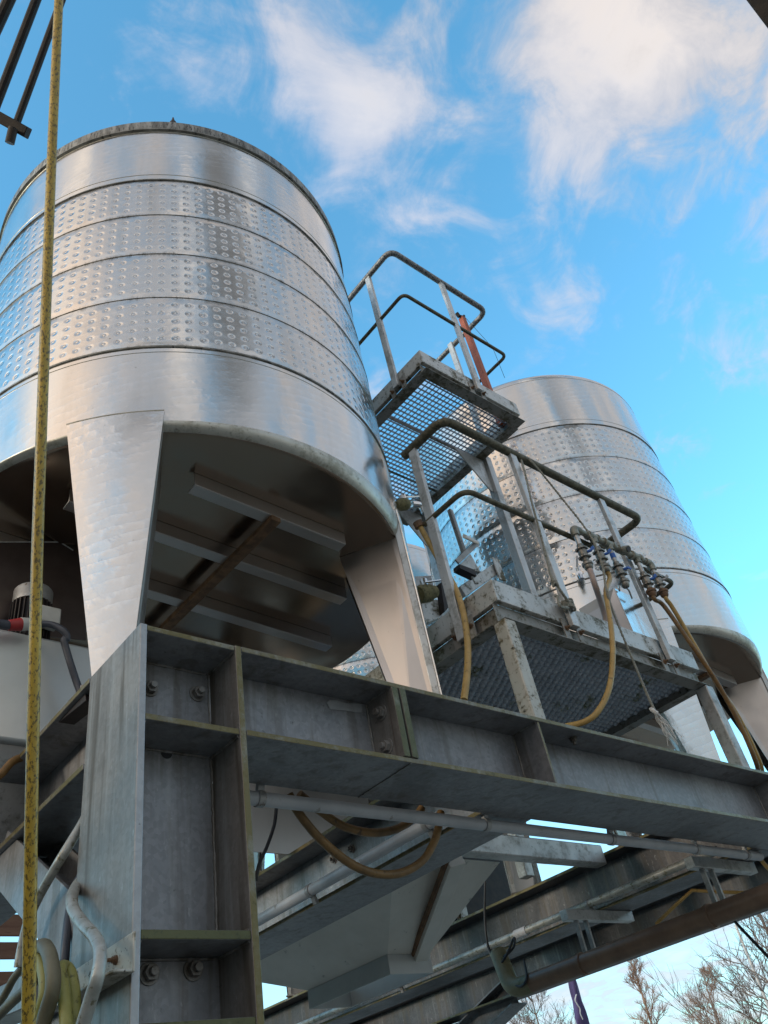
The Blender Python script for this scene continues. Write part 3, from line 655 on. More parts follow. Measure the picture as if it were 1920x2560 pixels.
# ropes
def rope(name, label, pts, r, extra=None):
    p = spline(pts, 14); o = MB()
    t = thing(name, label, 'rope', tuple(p[0]))
    for ph in range(3):
        q = []
        L = 0
        for i, a in enumerate(p):
            if i: L += (a - p[i - 1]).length
            an = L / (r * 7) * 2 * PI / 1.0 + ph * 2 * PI / 3
            d = (p[min(i + 1, len(p) - 1)] - p[max(i - 1, 0)]).normalized(); u = d.cross(Vector((0, 1, .2))).normalized(); w = d.cross(u)
            q.append(a + (u * math.cos(an) + w * math.sin(an)) * r * .5)
        o.tube(q, r * .62, 6)
    o.build('strand', M['rope'], t, smooth=60); return t, p
RY = HY - .035
rt, rp = rope('rope', 'long grey rope tied over the handrail, ending in a frayed white knot', [P(1318, 1150, Y=RY + .04), P(1333, 1158, Y=RY), P(1400, 1240, Y=RY - .01), P(1475, 1338, Y=RY - .06), P(1506, 1415, Y=RY - .06), P(1515, 1470, Y=RY - .05), P(1533, 1530, Y=RY - .03), P(1582, 1650, Y=RY - .02), P(1612, 1722, Y=RY - .02), P(1638, 1780, Y=RY - .02)], .0065)
kn = MB(); e = rp[-1]
for k in range(4):
    a = k * .9; kn.tube(spline([e + Vector((.022 * math.cos(a + j * 1.05), .014 * math.sin(j * 1.3 + a), .022 * math.sin(a + j * 1.05))) for j in range(6)], 5), .0065, 6)
kn.build('knot', M['fray'], rt)
fr = MB()
for k in range(22):
    d = Vector((.055 + random.gauss(0, .016), random.gauss(0, .014), -.085 - random.random() * .06)); pp = [e]
    for q in (.3, .6, 1.0): pp.append(e + d * q + Vector((random.gauss(0, .014), random.gauss(0, .008), random.gauss(0, .010))))
    fr.tube(spline(pp, 5), [.0032 - .0020 * i / 15 for i in range(16)], 4)
fr.build('frayed_end', M['fray'], rt)
rt2, rp2 = rope('rope', 'shorter dark rope wound round the middle handrail post and knotted at its foot', [P(1303, 1150, Y=RY + .03), P(1312, 1180, Y=RY), P(1330, 1258, Y=RY - .01), P(1350, 1330, Y=RY), P(1368, 1400, Y=RY), P(1378, 1440, Y=RY - .01), P(1392, 1462, Y=RY - .015), P(1412, 1492, Y=RY - .01), P(1428, 1514, Y=RY)], .0065)
kn = MB()
for c, n_, rr in ((P(1386, 1456, Y=RY - .012), 3, .013), (P(1420, 1512, Y=HY - .02), 5, .03)):
    for k in range(n_):
        cc = c + Vector((0, 0, (k - n_ / 2) * .010)); kn.tube([cc + Vector((rr * math.cos(a), rr * .8 * math.sin(a), .006 * math.sin(a * 2 + k))) for a in [j * 2 * PI / 14 for j in range(15)]], .006, 6)
kn.tube(spline([P(1420, 1520, Y=RY), P(1400, 1515, Y=RY - .01), P(1394, 1492, Y=RY - .01), P(1388, 1490, Y=RY)], 6), .008, 6)
kn.build('knot', M['rope'], rt2)

# ------------------------------------------------------------------ fittings on the tanks
sp = thing('tank_spout', 'mossy outlet valve with a curved chrome spout on the near tank wall', 'valve', tuple(P(1010, 1262, Y=2.26)))
a = P(992, 1262, Y=2.26); b_ = P(1040, 1258, Y=2.26)
MB().lathe([(.005, -.005), (.016, -.005), (.024, .015), (.036, .04), (.036, .075), (.026, .095), (.005, .1)], 16, a, axis=(b_ - a)).build('body', M['mossvalve'], sp)
MB().tube(fillet([P(1030, 1260, Y=2.25), P(1054, 1262, Y=2.24), P(1062, 1284, Y=2.24)], .04), .018, 12).build('spout', M['chrome'], sp)
b = MB(); b.tube([P(1010, 1254, Y=2.25), P(1007, 1239, Y=2.25)], .017, 10); b.tube([P(1010, 1243, Y=2.25), P(1065, 1240, Y=2.22)], .006, 8); b.build('handle', M['chrome'], sp)
mv = thing('drain_valve', 'moss covered round valve behind the left handrail post of the lower platform', 'valve', tuple(P(1070, 1482, Y=2.3)))
a = P(1044, 1487, Y=2.3); b_ = P(1095, 1478, Y=2.3)
MB().lathe([(.005, 0), (.042, .002), (.048, .03), (.048, .09), (.040, .10), (.034, .105), (.034, .14), (.005, .14)], 18, a, axis=(b_ - a)).build('body', M['mossvalve'], mv)
b = MB(); b.tube([P(1062, 1466, Y=2.28), P(1058, 1450, Y=2.28)], .020, 10); b.bar(P(1062, 1456, Y=2.26), P(1125, 1448, Y=2.2), .012, .005); b.build('handle', M['chrome'], mv)
vb = MB(); vb.prism([P(1038, 1441, Y=2.42), P(1078, 1439, Y=2.42), P(1085, 1470, Y=2.42), P(1040, 1475, Y=2.42)], (0, .03, 0)); vb.build('mounting_plate', M['clamp'], mv)
vb = MB(); vb.prism([P(1052, 1500, Y=2.4), P(1094, 1498, Y=2.4), P(1110, 1540, Y=2.4), P(1062, 1560, Y=2.4)], (0, .05, 0)); vb.build('cover_box', M['toe'], mv, bevel=.004)
vb = MB(); vb.prism([P(1102, 1456, Y=2.36), P(1128, 1450, Y=2.36), P(1135, 1500, Y=2.36), P(1112, 1530, Y=2.36)], (0, .04, 0)); vb.build('side_box', M['iron'], mv)
cr = thing('door_crank', 'toothed rack with a bent crank handle in front of the far tank', 'crank', tuple(P(1160, 1420, Y=2.3)))
ra = P(1126, 1277, Y=2.3); rb_ = P(1162, 1386, Y=2.3)
b = MB(); b.bar(ra, rb_, .022, .022, (0, 1, 0))
for k in range(30):
    c = ra.lerp(rb_, (k + .5) / 30); b.obox(c + Vector((-.013, -.004, 0)), (1, 0, 0), (0, 1, 0), (rb_ - ra), .008, .012, .0032)
b.build('rack', M['clamp'], cr)
b = MB(); b.bar(P(1142, 1405, Y=2.3), P(1192, 1358, Y=2.27), .032, .012, (0, 1, 0)); b.build('crank_arm', M['clamp'], cr, bevel=.002)
MB().tube([P(1193, 1357, Y=2.27), P(1161, 1341, Y=2.2)], .012, 10).build('handle', M['chrome'], cr)
b = MB(); b.prism([P(1150, 1412, Y=2.33), P(1176, 1385, Y=2.33), P(1202, 1430, Y=2.33), P(1180, 1425, Y=2.33)], (0, .03, 0)); b.prism([P(1148, 1410, Y=2.31), P(1186, 1424, Y=2.31), P(1192, 1440, Y=2.31), P(1150, 1420, Y=2.31)], (0, .05, 0), 1); b.bar(P(1172, 1420, Y=2.33), P(1192, 1460, Y=2.33), .03, .01, (0, 1, 0), 0); b.build('gearbox', [M['toe'], M['iron']], cr)
b = MB(); b.prism([P(1150, 1465, Y=2.42), P(1240, 1405, Y=2.42), P(1248, 1432, Y=2.42), P(1165, 1490, Y=2.42)], (0, .04, 0)); b.prism([P(1231, 1392, Y=2.4), P(1246, 1397, Y=2.4), P(1266, 1452, Y=2.4), P(1250, 1448, Y=2.4)], (0, .01, 0)); b.build('base_rail', M['toe'], cr, bevel=.002)
# manway door and sample tap on the far tank
dr = thing('manway_door', 'mirror bright open door panel with a small bow handle low on the far tank', 'door', tuple(P(1590, 1530, Y=2.02)))
q = [P(1536, 1470, Y=2.0), P(1600, 1500, Y=2.06), P(1645, 1600, Y=2.06), P(1584, 1580, Y=2.0)]
n_ = (q[1] - q[0]).cross(q[3] - q[0]).normalized()
MB().prism(q, n_ * .012).build('panel', M['steelmirror'] if 'steelmirror' in M else M['swirl'], dr, bevel=.002)
b = MB(); b.prism([P(1448, 1522, Y=2.16), P(1534, 1471, Y=2.0), P(1582, 1580, Y=2.0), P(1500, 1600, Y=2.16)], (.01, .01, 0)); b.build('side_plate', M['legside'], dr)
MB().tube(fillet([P(1549, 1478, Y=2.0), P(1546, 1457, Y=1.97), P(1572, 1474, Y=1.97), P(1580, 1496, Y=2.0)], .02), .006, 8).build('handle', M['chrome'], dr)
def ontank(x, y, cx=5.138, cy=2.962, r=RT * .962):
    d = ray(x, y); A = d[0] ** 2 + d[1] ** 2; B = -2 * (d[0] * cx + d[1] * cy); C = cx * cx + cy * cy - r * r
    return Vector(d * ((-B - math.sqrt(max(0, B * B - 4 * A * C))) / 2 / A))
tp = ontank(1452, 1452); nn = Vector((tp.x - 5.138, tp.y - 2.962, 0)).normalized()
st = thing('sample_tap', 'small chrome sample tap with a dark drip mark on the far tank', 'tap', tuple(tp))
b = MB(); b.tube([tp, tp + nn * .05], .028, 14); b.tube([tp + nn * .05, tp + nn * .10], .020, 14); b.tube([tp + nn * .085, tp + nn * .10 + Vector((0, 0, -.05))], .016, 12); b.tube([tp + nn * .08, tp + nn * .09 + Vector((0, 0, .05))], .012, 10); b.build('body', M['chrome'], st)
b = MB(); b.tube([tp + nn * .09 + Vector((0, 0, .05)), tp + nn * .13 + Vector((.05, 0, .14))], .006, 8); b.build('lever', M['clamp'], st)

# ------------------------------------------------------------------ conduits
def conduit(name, label, a, b, r, mat, clamps, cr_dir, group=None):
    a = Vector(a); b = Vector(b); t = thing(name, label, 'conduit', tuple(a), group)
    MB().tube([a, b], r, 18).build('pipe', M[mat], t)
    d = (b - a).normalized()
    for f in clamps:
        c = a.lerp(b, f); m = MB(); u = Vector(cr_dir)
        m.lathe([(r + .0005, -.012), (r + .004, -.012), (r + .004, .012), (r + .0005, .012)], 18, c, axis=d)
        m.obox(c + u * (r + .018), d, u.cross(d), u, .012, .008, .018); m.build('clamp', M['clamp'], t, bevel=.001)
    return t
pa = P(600, 1983, Y=2.065); pb_ = P(1900, 2133, Y=2.065)
zc_ = .953
conduit('conduit_pipe', 'long pale grey conduit clipped under the long beam', (1.19, 2.065, zc_), (4.43, 2.065, zc_ + .006), .0215, 'pipe', (.058, .365, .605, .81, .955), (0, -.25, .97))
MB().tube([(4.4301, 2.065, zc_ + .006), (4.4302, 2.065, zc_ + .006)], .019, 14)
conduit('conduit_pipe', 'warm white conduit lying along the cross beam beside the hopper', (2.285, 2.2, 1.03), (2.285, 7.5, 1.03), .024, 'pipe', (.015, .165, .4), (.4, 0, -.9))
conduit('conduit_pipe', 'stained conduit lying along the shaded cross beam above the brown downpipe', (4.285, 2.2, 1.03), (4.285, 7.5, 1.03), .022, 'pipe2', (.02, .17, .33, .5), (.4, 0, -.9))
MB_j = MB(); MB_j.lathe([(.0222, -.05), (.027, -.05), (.027, .05), (.0222, .05)], 16, (4.285, 3.65, 1.03), axis=(0, 1, 0))
tag(MB_j.build('pipe_sleeve', M['pipe']), 'pale sleeve joining the stained conduit under the far tank', 'sleeve')
# hoses hanging below the beam
hose('hose', 'long brown hose sagging under the grey conduit in front of the cross beam', [P(722, 1985, Y=2.12), P(745, 2030, Y=2.12), P(800, 2097, Y=2.13), P(870, 2155, Y=2.14), P(935, 2183, Y=2.15), P(1000, 2183, Y=2.15), P(1055, 2153, Y=2.14), P(1085, 2105, Y=2.13), P(1098, 2060, Y=2.12), P(1102, 2030, Y=2.12)], .0145, 'brownhose')
hose('hose', 'short brown hose sagging just below the grey conduit', [P(748, 1985, Y=2.16), P(800, 2027, Y=2.17), P(860, 2066, Y=2.18), P(930, 2082, Y=2.19), P(990, 2073, Y=2.19), P(1035, 2045, Y=2.18), P(1055, 2020, Y=2.17)], .0145, 'brownhose')
hose('cable', 'thin black cable hanging beside the right edge of the corner column', [P(692, 2010, Y=2.3), P(686, 2060, Y=2.3), P(668, 2115, Y=2.3), P(648, 2160, Y=2.3), P(640, 2200, Y=2.3)], .006, 'rubber', 'cable')
hose('cable', 'black cable hanging in a loop over the stained conduit', [P(1214, 2180, X=4.1), P(1212, 2290, X=4.1), P(1222, 2370, X=4.1), P(1250, 2395, X=4.08), P(1283, 2370, X=4.08), P(1285, 2345, X=4.1), P(1268, 2385, X=4.06), P(1253, 2415, X=4.05), P(1266, 2450, X=4.03), P(1300, 2466, X=4.0), P(1317, 2445, X=4.0), P(1310, 2400, X=4.1)], .0075, 'rubber', 'cable')
hose('hose', 'short yellow hose end at the right edge below the long beam', [P(1895, 2140, Y=2.1), P(1915, 2165, Y=2.1), P(1940, 2190, Y=2.1)], .011, 'ochre')
hose('tie_strap', 'thin yellow strap from the frame to the brown downpipe', [P(1640, 2310, X=4.35), P(1690, 2262, X=4.35), P(1730, 2226, X=4.4), P(1800, 2230, X=4.45), P(1870, 2232, X=4.5)], .009, 'ochre', 'strap', sp=False)

# ------------------------------------------------------------------ hopper between the cross beams
hp = thing('sheet_hopper', 'grey sheet metal hopper tapering to a skirted outlet between the cross beams', 'hopper', (3.1, 3.7, .8))
T = [(2.70, 2.95, 1.17), (3.43, 2.95, 1.17), (3.43, 4.95, 1.17), (2.70, 4.95, 1.17)]
B = [(3.13, 3.60, .90), (3.42, 3.60, .90), (3.42, 4.32, .90), (3.13, 4.32, .90)]
for k in range(4):
    j = (k + 1) % 4; b = MB(); n_ = (Vector(T[j]) - Vector(T[k])).cross(Vector(B[k]) - Vector(T[k])).normalized()
    b.prism([T[k], T[j], B[j], B[k]], n_ * .004); b.build('panel', M['hopper'], hp, smooth=0)
for (xa, xb, ya, yb) in ((3.122, 3.428, 3.592, 3.597), (3.122, 3.428, 4.323, 4.328), (3.122, 3.127, 3.5975, 4.3225), (3.423, 3.428, 3.5975, 4.3225)):
    MB().box(xa, xb, ya, yb, .808, .902).build('outlet_skirt', M['pale'], hp, bevel=.001)
ra_, rb2 = P(1140, 2152, Z=1.125), P(1042, 2412, Z=.868)
MB().bar(ra_, rb2, .085, .05, (0, .38, .92)).build('rib', M['hopper'], hp, bevel=.003)
MB().bar(ra_ + Vector((-.052, 0, .012)), rb2 + Vector((-.052, 0, .012)), .018, .03, (0, .38, .92)).build('rust_streak_rib', M['rust'], hp, bevel=.003)
o = MB().box(2.64, 4.25, 2.86, 2.94, 1.175, 1.285).build('box_tube', M['post'], bevel=.008); tag(o, 'light grey square tube spanning above the hopper, algae stained at its right end', 'steel tube')
# ------------------------------------------------------------------ brown downpipe
dp = thing('brown_downpipe', 'thick brown drainpipe slung below the right cross beam, with a mossy elbow', 'drainpipe', tuple(P(1400, 2400, Z=.70)))
r_ = .050; p0 = P(1960, 2215, X=4.07); p0 = Vector((4.05, 1.2, .715)); p1 = Vector((4.05, 3.46, .715))
MB().tube([p0, p1], r_, 24).build('pipe', M['brownpipe'], dp, smooth=60)
MB().tube(fillet([p1, p1 + Vector((0, .16, 0)), p1 + Vector((.06, .26, .22))], .13, 8), r_ * 1.02, 24).build('elbow', M['mosspipe'], dp, smooth=60)
for yy in (2.25, 3.08): MB().lathe([(r_ - .001, -.012), (r_ + .006, -.012), (r_ + .006, .012), (r_ - .001, .012)], 24, (4.05, yy, .715), axis=(0, 1, 0)).build('collar', M['brownpipe'], dp)
for yy in (2.2, 3.05):
    b = MB(); b.box(4.0, 4.62, yy, yy + .05, .93, .986); b.build('hanger_arm', M['post'], dp, bevel=.003)
    b = MB(); b.box(4.075, 4.09, yy + .005, yy + .03, .75, .93); b.box(4.16, 4.175, yy + .005, yy + .03, .70, .93); b.build('hanger_strap', M['clamp'], dp)

# ------------------------------------------------------------------ machine under the near tank
mc = thing('pump_unit', 'pale grey machine housing with a motor under the near tank, at the left edge', 'machine', (.9, 2.75, 1.3))
hy = 2.72
a = P(-60, 1560, Y=hy); b_ = P(215, 1614, Y=hy); c_ = P(-60, 1846, Y=hy)
zt_, zb_ = P(100, 1591, Y=hy).z, P(30, 1852, Y=hy).z
MB().box(.25, 1.30, hy, 3.35, zb_, zt_).build('housing', M['pale'], mc, bevel=.012)
b = MB(); b.prism([(.3, hy + .03, zb_ - .001), (.3, 3.3, zb_ - .001), (.3, 3.05, 1.02), (.3, hy + .22, 1.02)], (.9, 0, 0)); b.build('chute', M['post'], mc)
gy = 2.86
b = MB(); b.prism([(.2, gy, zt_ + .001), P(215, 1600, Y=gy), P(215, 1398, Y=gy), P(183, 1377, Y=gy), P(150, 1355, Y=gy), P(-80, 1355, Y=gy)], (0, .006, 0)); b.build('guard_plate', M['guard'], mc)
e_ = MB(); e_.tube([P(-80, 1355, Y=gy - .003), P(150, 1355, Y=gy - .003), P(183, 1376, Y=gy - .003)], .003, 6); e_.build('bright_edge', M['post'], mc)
mx = P(80, 1530, Y=2.78); cxm, cym = mx.x, 2.79
z_ = P(80, 1478, Y=2.79).z; zq = P(80, 1515, Y=2.79).z; zw = P(80, 1562, Y=2.79).z
b = MB(); b.lathe([(.004, z_), (.068, z_), (.074, z_ - .008), (.074, zq), (.004, zq)], 24, (cxm, cym, 0)); mo = b.build('motor', M['clamp'], mc, smooth=40)
b = MB(); b.lathe([(.004, zq - .0005), (.066, zq - .0005), (.066, zt_ + .002), (.004, zt_ + .002)], 24, (cxm, cym, 0))
for k in range(28):
    an = k * 2 * PI / 28; b.obox((cxm + .071 * math.cos(an), cym + .071 * math.sin(an), (zq + zt_) / 2), (math.cos(an), math.sin(an), 0), (-math.sin(an), math.cos(an), 0), (0, 0, 1), .008, .0018, (zq - zt_) / 2 - .003)
b.build('cooling_fins', M['iron'], mo)
q = P(118, 1545, Y=2.70); b = MB(); b.obox(q, (1, 0, 0), (0, 1, 0), (0, 0, 1), .042, .03, .036); b.build('terminal_box', M['cream'], mo, bevel=.006)
pl = thing('power_plug', 'red and white power plug in front of the motor', 'plug', tuple(P(50, 1558, Y=2.66)))
MB().tube([P(52, 1561, Y=2.66), P(82, 1560, Y=2.66)], [.026, .022], 14).build('socket', M['cream'], pl, smooth=40)
MB().tube([P(22, 1563, Y=2.66), P(52, 1561, Y=2.66)], [.02, .025], 14).build('sleeve', M['red'], pl, smooth=40)
MB().tube([P(-40, 1555, Y=2.66), P(0, 1560, Y=2.66), P(24, 1563, Y=2.66)], .017, 12).build('plug_body', M['cable'], pl)
hose('power_cable', 'dark grey cable bending down from the motor to the left beam', [P(95, 1560, Y=2.66), P(130, 1562, Y=2.64), P(160, 1578, Y=2.62), P(168, 1596, Y=2.62), P(160, 1600, Y=2.62), P(166, 1625, Y=2.62), P(178, 1665, Y=2.62), P(193, 1710, Y=2.62), P(204, 1740, Y=2.6), P(208, 1775, Y=2.62)], .013, 'cable', 'cable')
hose('hose', 'brown hose under the pale machine at the left edge', [P(-40, 1960, Y=2.6), P(0, 1938, Y=2.6), P(30, 1905, Y=2.62), P(60, 1893, Y=2.64), P(100, 1890, Y=2.7)], .013, 'brownhose')

# ------------------------------------------------------------------ things hung on the column's left side
CXh = CX0 - .03
hose('bent_conduit', 'straight pale conduit leaning across the knee brace in the lower left', [P(245, 1985, Y=2.14), P(215, 2040, Y=2.125), P(196, 2075, Y=2.11), P(150, 2150, X=CXh), P(98, 2240, X=CXh), P(72, 2300, X=CXh), P(55, 2370, X=CXh), P(47, 2418, X=CXh)], .0125, 'pipe2', 'conduit')
hose('bent_conduit', 'thick S-shaped galvanised conduit curling over the column face', [P(245, 2165, Y=2.15), P(213, 2192, Y=2.125), P(194, 2212, Y=2.10), P(181, 2240, X=CXh - .005), P(183, 2272, X=CXh - .02), P(208, 2310, X=CXh - .03), P(238, 2345, X=CXh - .04), P(250, 2385, X=CXh - .05), P(244, 2440, X=CXh - .06), P(226, 2500, X=CXh - .06), P(205, 2570, X=CXh - .06), P(188, 2640, X=CXh - .06)], .0138, 'pipe2', 'conduit', 10, 14)
hose('cable', 'dark blue grey cable hanging behind the S-shaped conduit', [P(202, 2190, X=CX0 + .06), P(184, 2225, X=CX0 + .04), P(172, 2290, X=CX0 + .02), P(164, 2360, X=CX0), P(160, 2430, X=CX0)], .011, 'cable', 'cable')
hk_x = CX0 - .10
hose('hose_coil', 'greenish yellow hose loop hanging in the bottom left corner, beside the S-shaped conduit', [P(168, 2680, X=hk_x), P(166, 2560, X=hk_x), P(158, 2470, X=hk_x), P(150, 2425, X=hk_x), P(163, 2418, X=hk_x + .02), P(178, 2440, X=hk_x + .03), P(186, 2500, X=hk_x + .03), P(184, 2580, X=hk_x + .03), P(182, 2680, X=hk_x + .03)], .0135, 'greenhose')
hose('hose_coil', 'olive brown hose loop with a red mark hanging in the bottom left corner', [P(80, 2700, X=hk_x - .03), P(108, 2560, X=hk_x - .03), P(132, 2470, X=hk_x - .03), P(127, 2400, X=hk_x - .03), P(112, 2366, X=hk_x - .02), P(92, 2372, X=hk_x), P(78, 2395, X=hk_x + .01), P(70, 2480, X=hk_x + .02)], .0155, 'olive', 'hose', 10, 12)
hose('hose_coil', 'green hose strand between the olive loop and the hanging yellow hose', [P(84, 2385, X=hk_x - .01), P(98, 2395, X=hk_x - .01), P(110, 2440, X=hk_x - .01), P(110, 2490, X=hk_x - .01), P(98, 2540, X=hk_x - .01), P(82, 2600, X=hk_x - .01)], .0125, 'greenhose')
hose('hose_coil', 'olive hose strand running down to the left edge at the bottom', [P(100, 2440, X=hk_x + .04), P(60, 2478, X=hk_x + .04), P(25, 2510, X=hk_x + .04), P(-25, 2560, X=hk_x + .04)], .0125, 'olive')
hose('hose_coil', 'thin dark hose strand crossing the sky gap at the bottom left', [P(60, 2415, X=hk_x + .08), P(35, 2445, X=hk_x + .08), P(10, 2490, X=hk_x + .08), P(-20, 2530, X=hk_x + .08)], .010, 'olive')
# channel under the coils, at the left edge
o = MB(); o.bar(P(-60, 2550, X=1.1), P(120, 2470, X=1.1), .12, .10, (0, 0, 1)); tag(o.build('steel_channel', M['galv'], bevel=.003), 'dull steel channel behind the hose loops in the bottom left corner', 'steel channel')
# slatted timber wall behind
sw = thing('slatted_screen', 'reddish brown horizontal boards with sky gaps at the lower left edge', 'fence', (0, 9, GZ))
for k, (ya, yb) in enumerate(((2160, 2280), (2284, 2338), (2352, 2394), (2424, 2460), (2490, 2525))):
    za, zb2 = P(40, ya, Y=9).z, P(40, yb, Y=9).z
    MB().box(.5, 3.6, 9 + .02 * k, 9.03 + .02 * k, zb2, za).build('board', M['timber'], sw, bevel=.004)
for x in (.6, 3.5): MB().box(x, x + .1, 9.14, 9.24, GZ, P(40, 2160, Y=9).z).build('post', M['timber'], sw)

# ------------------------------------------------------------------ near hanging things
pts = [(175, -900, 3.0), (160, -400, 2.35), (152, -120, 2.05), (147, 0, 1.93), (129, 400, 1.78), (101, 1150, 1.52), (90, 1500, 1.42), (79, 2000, 1.30), (71, 2560, 1.20), (66, 2800, 1.16)]
hose('hanging_hose', 'grimy yellow hose hanging straight down the left side of the photo', [P(x, y, D=d) for x, y, d in pts], .0102, 'yellow', 'hose', 12, 14)
rk = thing('hanging_rack', 'dark rusty bars with a crosspiece hanging in the top left corner', 'rack', tuple(P(45, 300, D=3)))
for (a, b, r) in (((180, -70), (40, 312), .0135), ((125, -90), (-30, 315), .0165), ((50, -60), (-60, 180), .021)):
    MB().tube([P(*a, D=3.0) + (P(*a, D=3.0) - P(*b, D=3.0)) * 2.5, P(*b, D=3.0)], r, 10).build('bar', M['iron'], rk)
MB().bar(P(-40, 272, D=3.0), P(70, 333, D=3.0), .04, .036, ray(20, 300)).build('crosspiece', M['iron'], rk, bevel=.003)
MB().tube([P(33, 320, D=2.97), P(24, 358, D=2.97)], .0165, 12).build('pin', M['iron'], rk)
b0, b1 = P(1790, -150, D=2.6), P(2028, 165, D=2.6); o = MB(); o.bar(b0 + (b0 - b1) * 5, b1 + (b1 - b0) * 5, .062, .06, ray(1880, 0)); tag(o.build('overhead_bar', M['iron'], bevel=.004), 'dark bar cutting across the top right corner of the sky', 'bar')

# ------------------------------------------------------------------ trees, flag, pole
def tree(name, label, px, dist, top, spread, droop, seed, mat, levels=5, lean=0.0, twig=.012):
    rnd = random.Random(seed)
    r = ray(px, 2500); h = Vector((r[0], r[1], 0)).normalized(); base = h * dist + Vector((0, 0, GZ))
    rt_ = ray(px, top); ztop = rt_[2] / math.hypot(rt_[0], rt_[1]) * dist; H = ztop - GZ
    t = thing(name, label, 'tree', tuple(base), 'bare winter trees')
    tr = MB(); cr_ = MB()
    trunk = []; p = base.copy(); n = 14
    for i in range(n + 1):
        trunk.append(p.copy()); p = p + Vector((rnd.gauss(0, .012) * H / 8 + lean * H / n, rnd.gauss(0, .012) * H / 8, H / n))
    tr.tube(trunk, [H * .017 * (1 - .93 * i / n) + .008 for i in range(n + 1)], 7); tr.build('trunk', M[mat], t)
    def branch(p, d, L, rad, lev):
        k = 5 if lev < 3 else 4; pts = [p.copy()]; q = p.copy(); dd = d.copy()
        for i in range(k):
            dd = (dd + Vector((rnd.gauss(0, .13), rnd.gauss(0, .13), rnd.gauss(0, .10) + (.07 if droop < .5 else -.12)))).normalized()
            q = q + dd * L / k; pts.append(q.copy())
            if lev < levels and i >= 1 or (lev < 2 and i >= 1):
                for _ in range(5 if droop > .5 else 2):
                    if rnd.random() < (.86 if droop > .5 else .74):
                        sd = (dd + Vector((rnd.gauss(0, .6), rnd.gauss(0, .6), rnd.gauss(.12, .4)))).normalized()
                        if droop > .5: sd = (Vector((rnd.gauss(0, .16), rnd.gauss(0, .16), -1)) + dd * .4).normalized() if lev >= 2 else (dd + Vector((rnd.gauss(0, .4), rnd.gauss(0, .4), .1))).normalized()
                        if lev < levels: branch(q, sd, L * (.52 + rnd.random() * .2), rad * .6, lev + 1)
        cr_.tube(pts, [max(twig * .55, rad * (1 - .75 * i / k)) for i in range(k + 1)], 3 if lev > 1 else 5, caps=False)
    for i in range(3, n + 1):
        f = i / n
        for _ in range(2 if f < .9 else 3):
            an = rnd.random() * 2 * PI; el = .25 + f * .75 + (1.3 if droop > .3 else 0)
            L = H * spread * (1.15 - f * .75) * (.7 + rnd.random() * .5)
            branch(trunk[i], Vector((math.cos(an), math.sin(an), el)).normalized(), L, H * .0055 * (1.15 - f * .6), 1)
    cr_.build('crown', M[mat], t, smooth=0)
tree('birch_tree', 'tall bare birch with fine drooping reddish twigs, middle of the three at the bottom right', 1610, 38, 2418, .17, .4, 3, 'bark', 4, twig=.006)
tree('bare_tree', 'large bare tree with spreading dark branches at the right edge', 1990, 24, 2150, .36, .1, 11, 'barkdark', 4, twig=.0042)
tree('bare_tree', 'bare tree with reddish twigs just left of the large right edge tree', 1775, 44, 2462, .25, .1, 5, 'bark', 4, twig=.007)
tree('bare_tree', 'small bare grey tree beneath the brown downpipe elbow', 1335, 44, 2470, .24, .15, 8, 'barkdark', 4, twig=.006)
fd = 16.0
fl = thing('furled_flag', 'furled purple flag with a white squiggle hanging on a thin pole at the bottom right', 'flag', tuple(Vector((ray(1440, 2500)[0], ray(1440, 2500)[1], 0)).normalized() * 16 + Vector((0, 0, GZ))))
fa, fb = P(1420, 2400, D=fd), P(1474, 2640, D=fd)
b = MB(); N = 24; vs = []
for i in range(N + 1):
    c = fa.lerp(fb, i / N)
    for k in range(14):
        an = 2 * PI * k / 14; rr = (.05 + .09 * i / N) * (1 + .28 * math.sin(3 * an + i * .25) + .12 * math.sin(5 * an - i * .5)); vs.append(c + Vector((math.cos(an) * rr, math.sin(an) * rr, 0)))
b.add(vs, [(i * 14 + k, i * 14 + (k + 1) % 14, (i + 1) * 14 + (k + 1) % 14, (i + 1) * 14 + k) for i in range(N) for k in range(14)]); b.build('cloth', M['purple'], fl, smooth=80)
sq = [P(x, y, D=fd - .26) for x, y in ((1441, 2486), (1438, 2500), (1444, 2512), (1450, 2522), (1451, 2534), (1457, 2548))]
MB().tube(spline(sq, 5), .012, 6).build('squiggle', M['white'], fl)
MB().tube([P(1419, 2400, D=fd + .1), P(1424, 2440, D=fd + .1), P(1500, 2900, D=fd + .1)], .02, 8).build('pole', M['white'], fl)
fp0 = P(1838, 2312, D=20); 
o = MB().tube([(fp0.x, fp0.y, GZ), (fp0.x, fp0.y, fp0.z)], [.05, .03], 10).build('flagpole', M['white']); tag(o, 'slim white flagpole in front of the large tree at the right edge', 'flagpole')
hose('cable', 'black cable sloping down to the right edge in front of the bare trees', [P(1815, 2278, Y=2.4), P(1850, 2318, Y=2.3), P(1920, 2392, Y=2.2), P(1990, 2470, Y=2.1)], .008, 'rubber', 'cable')

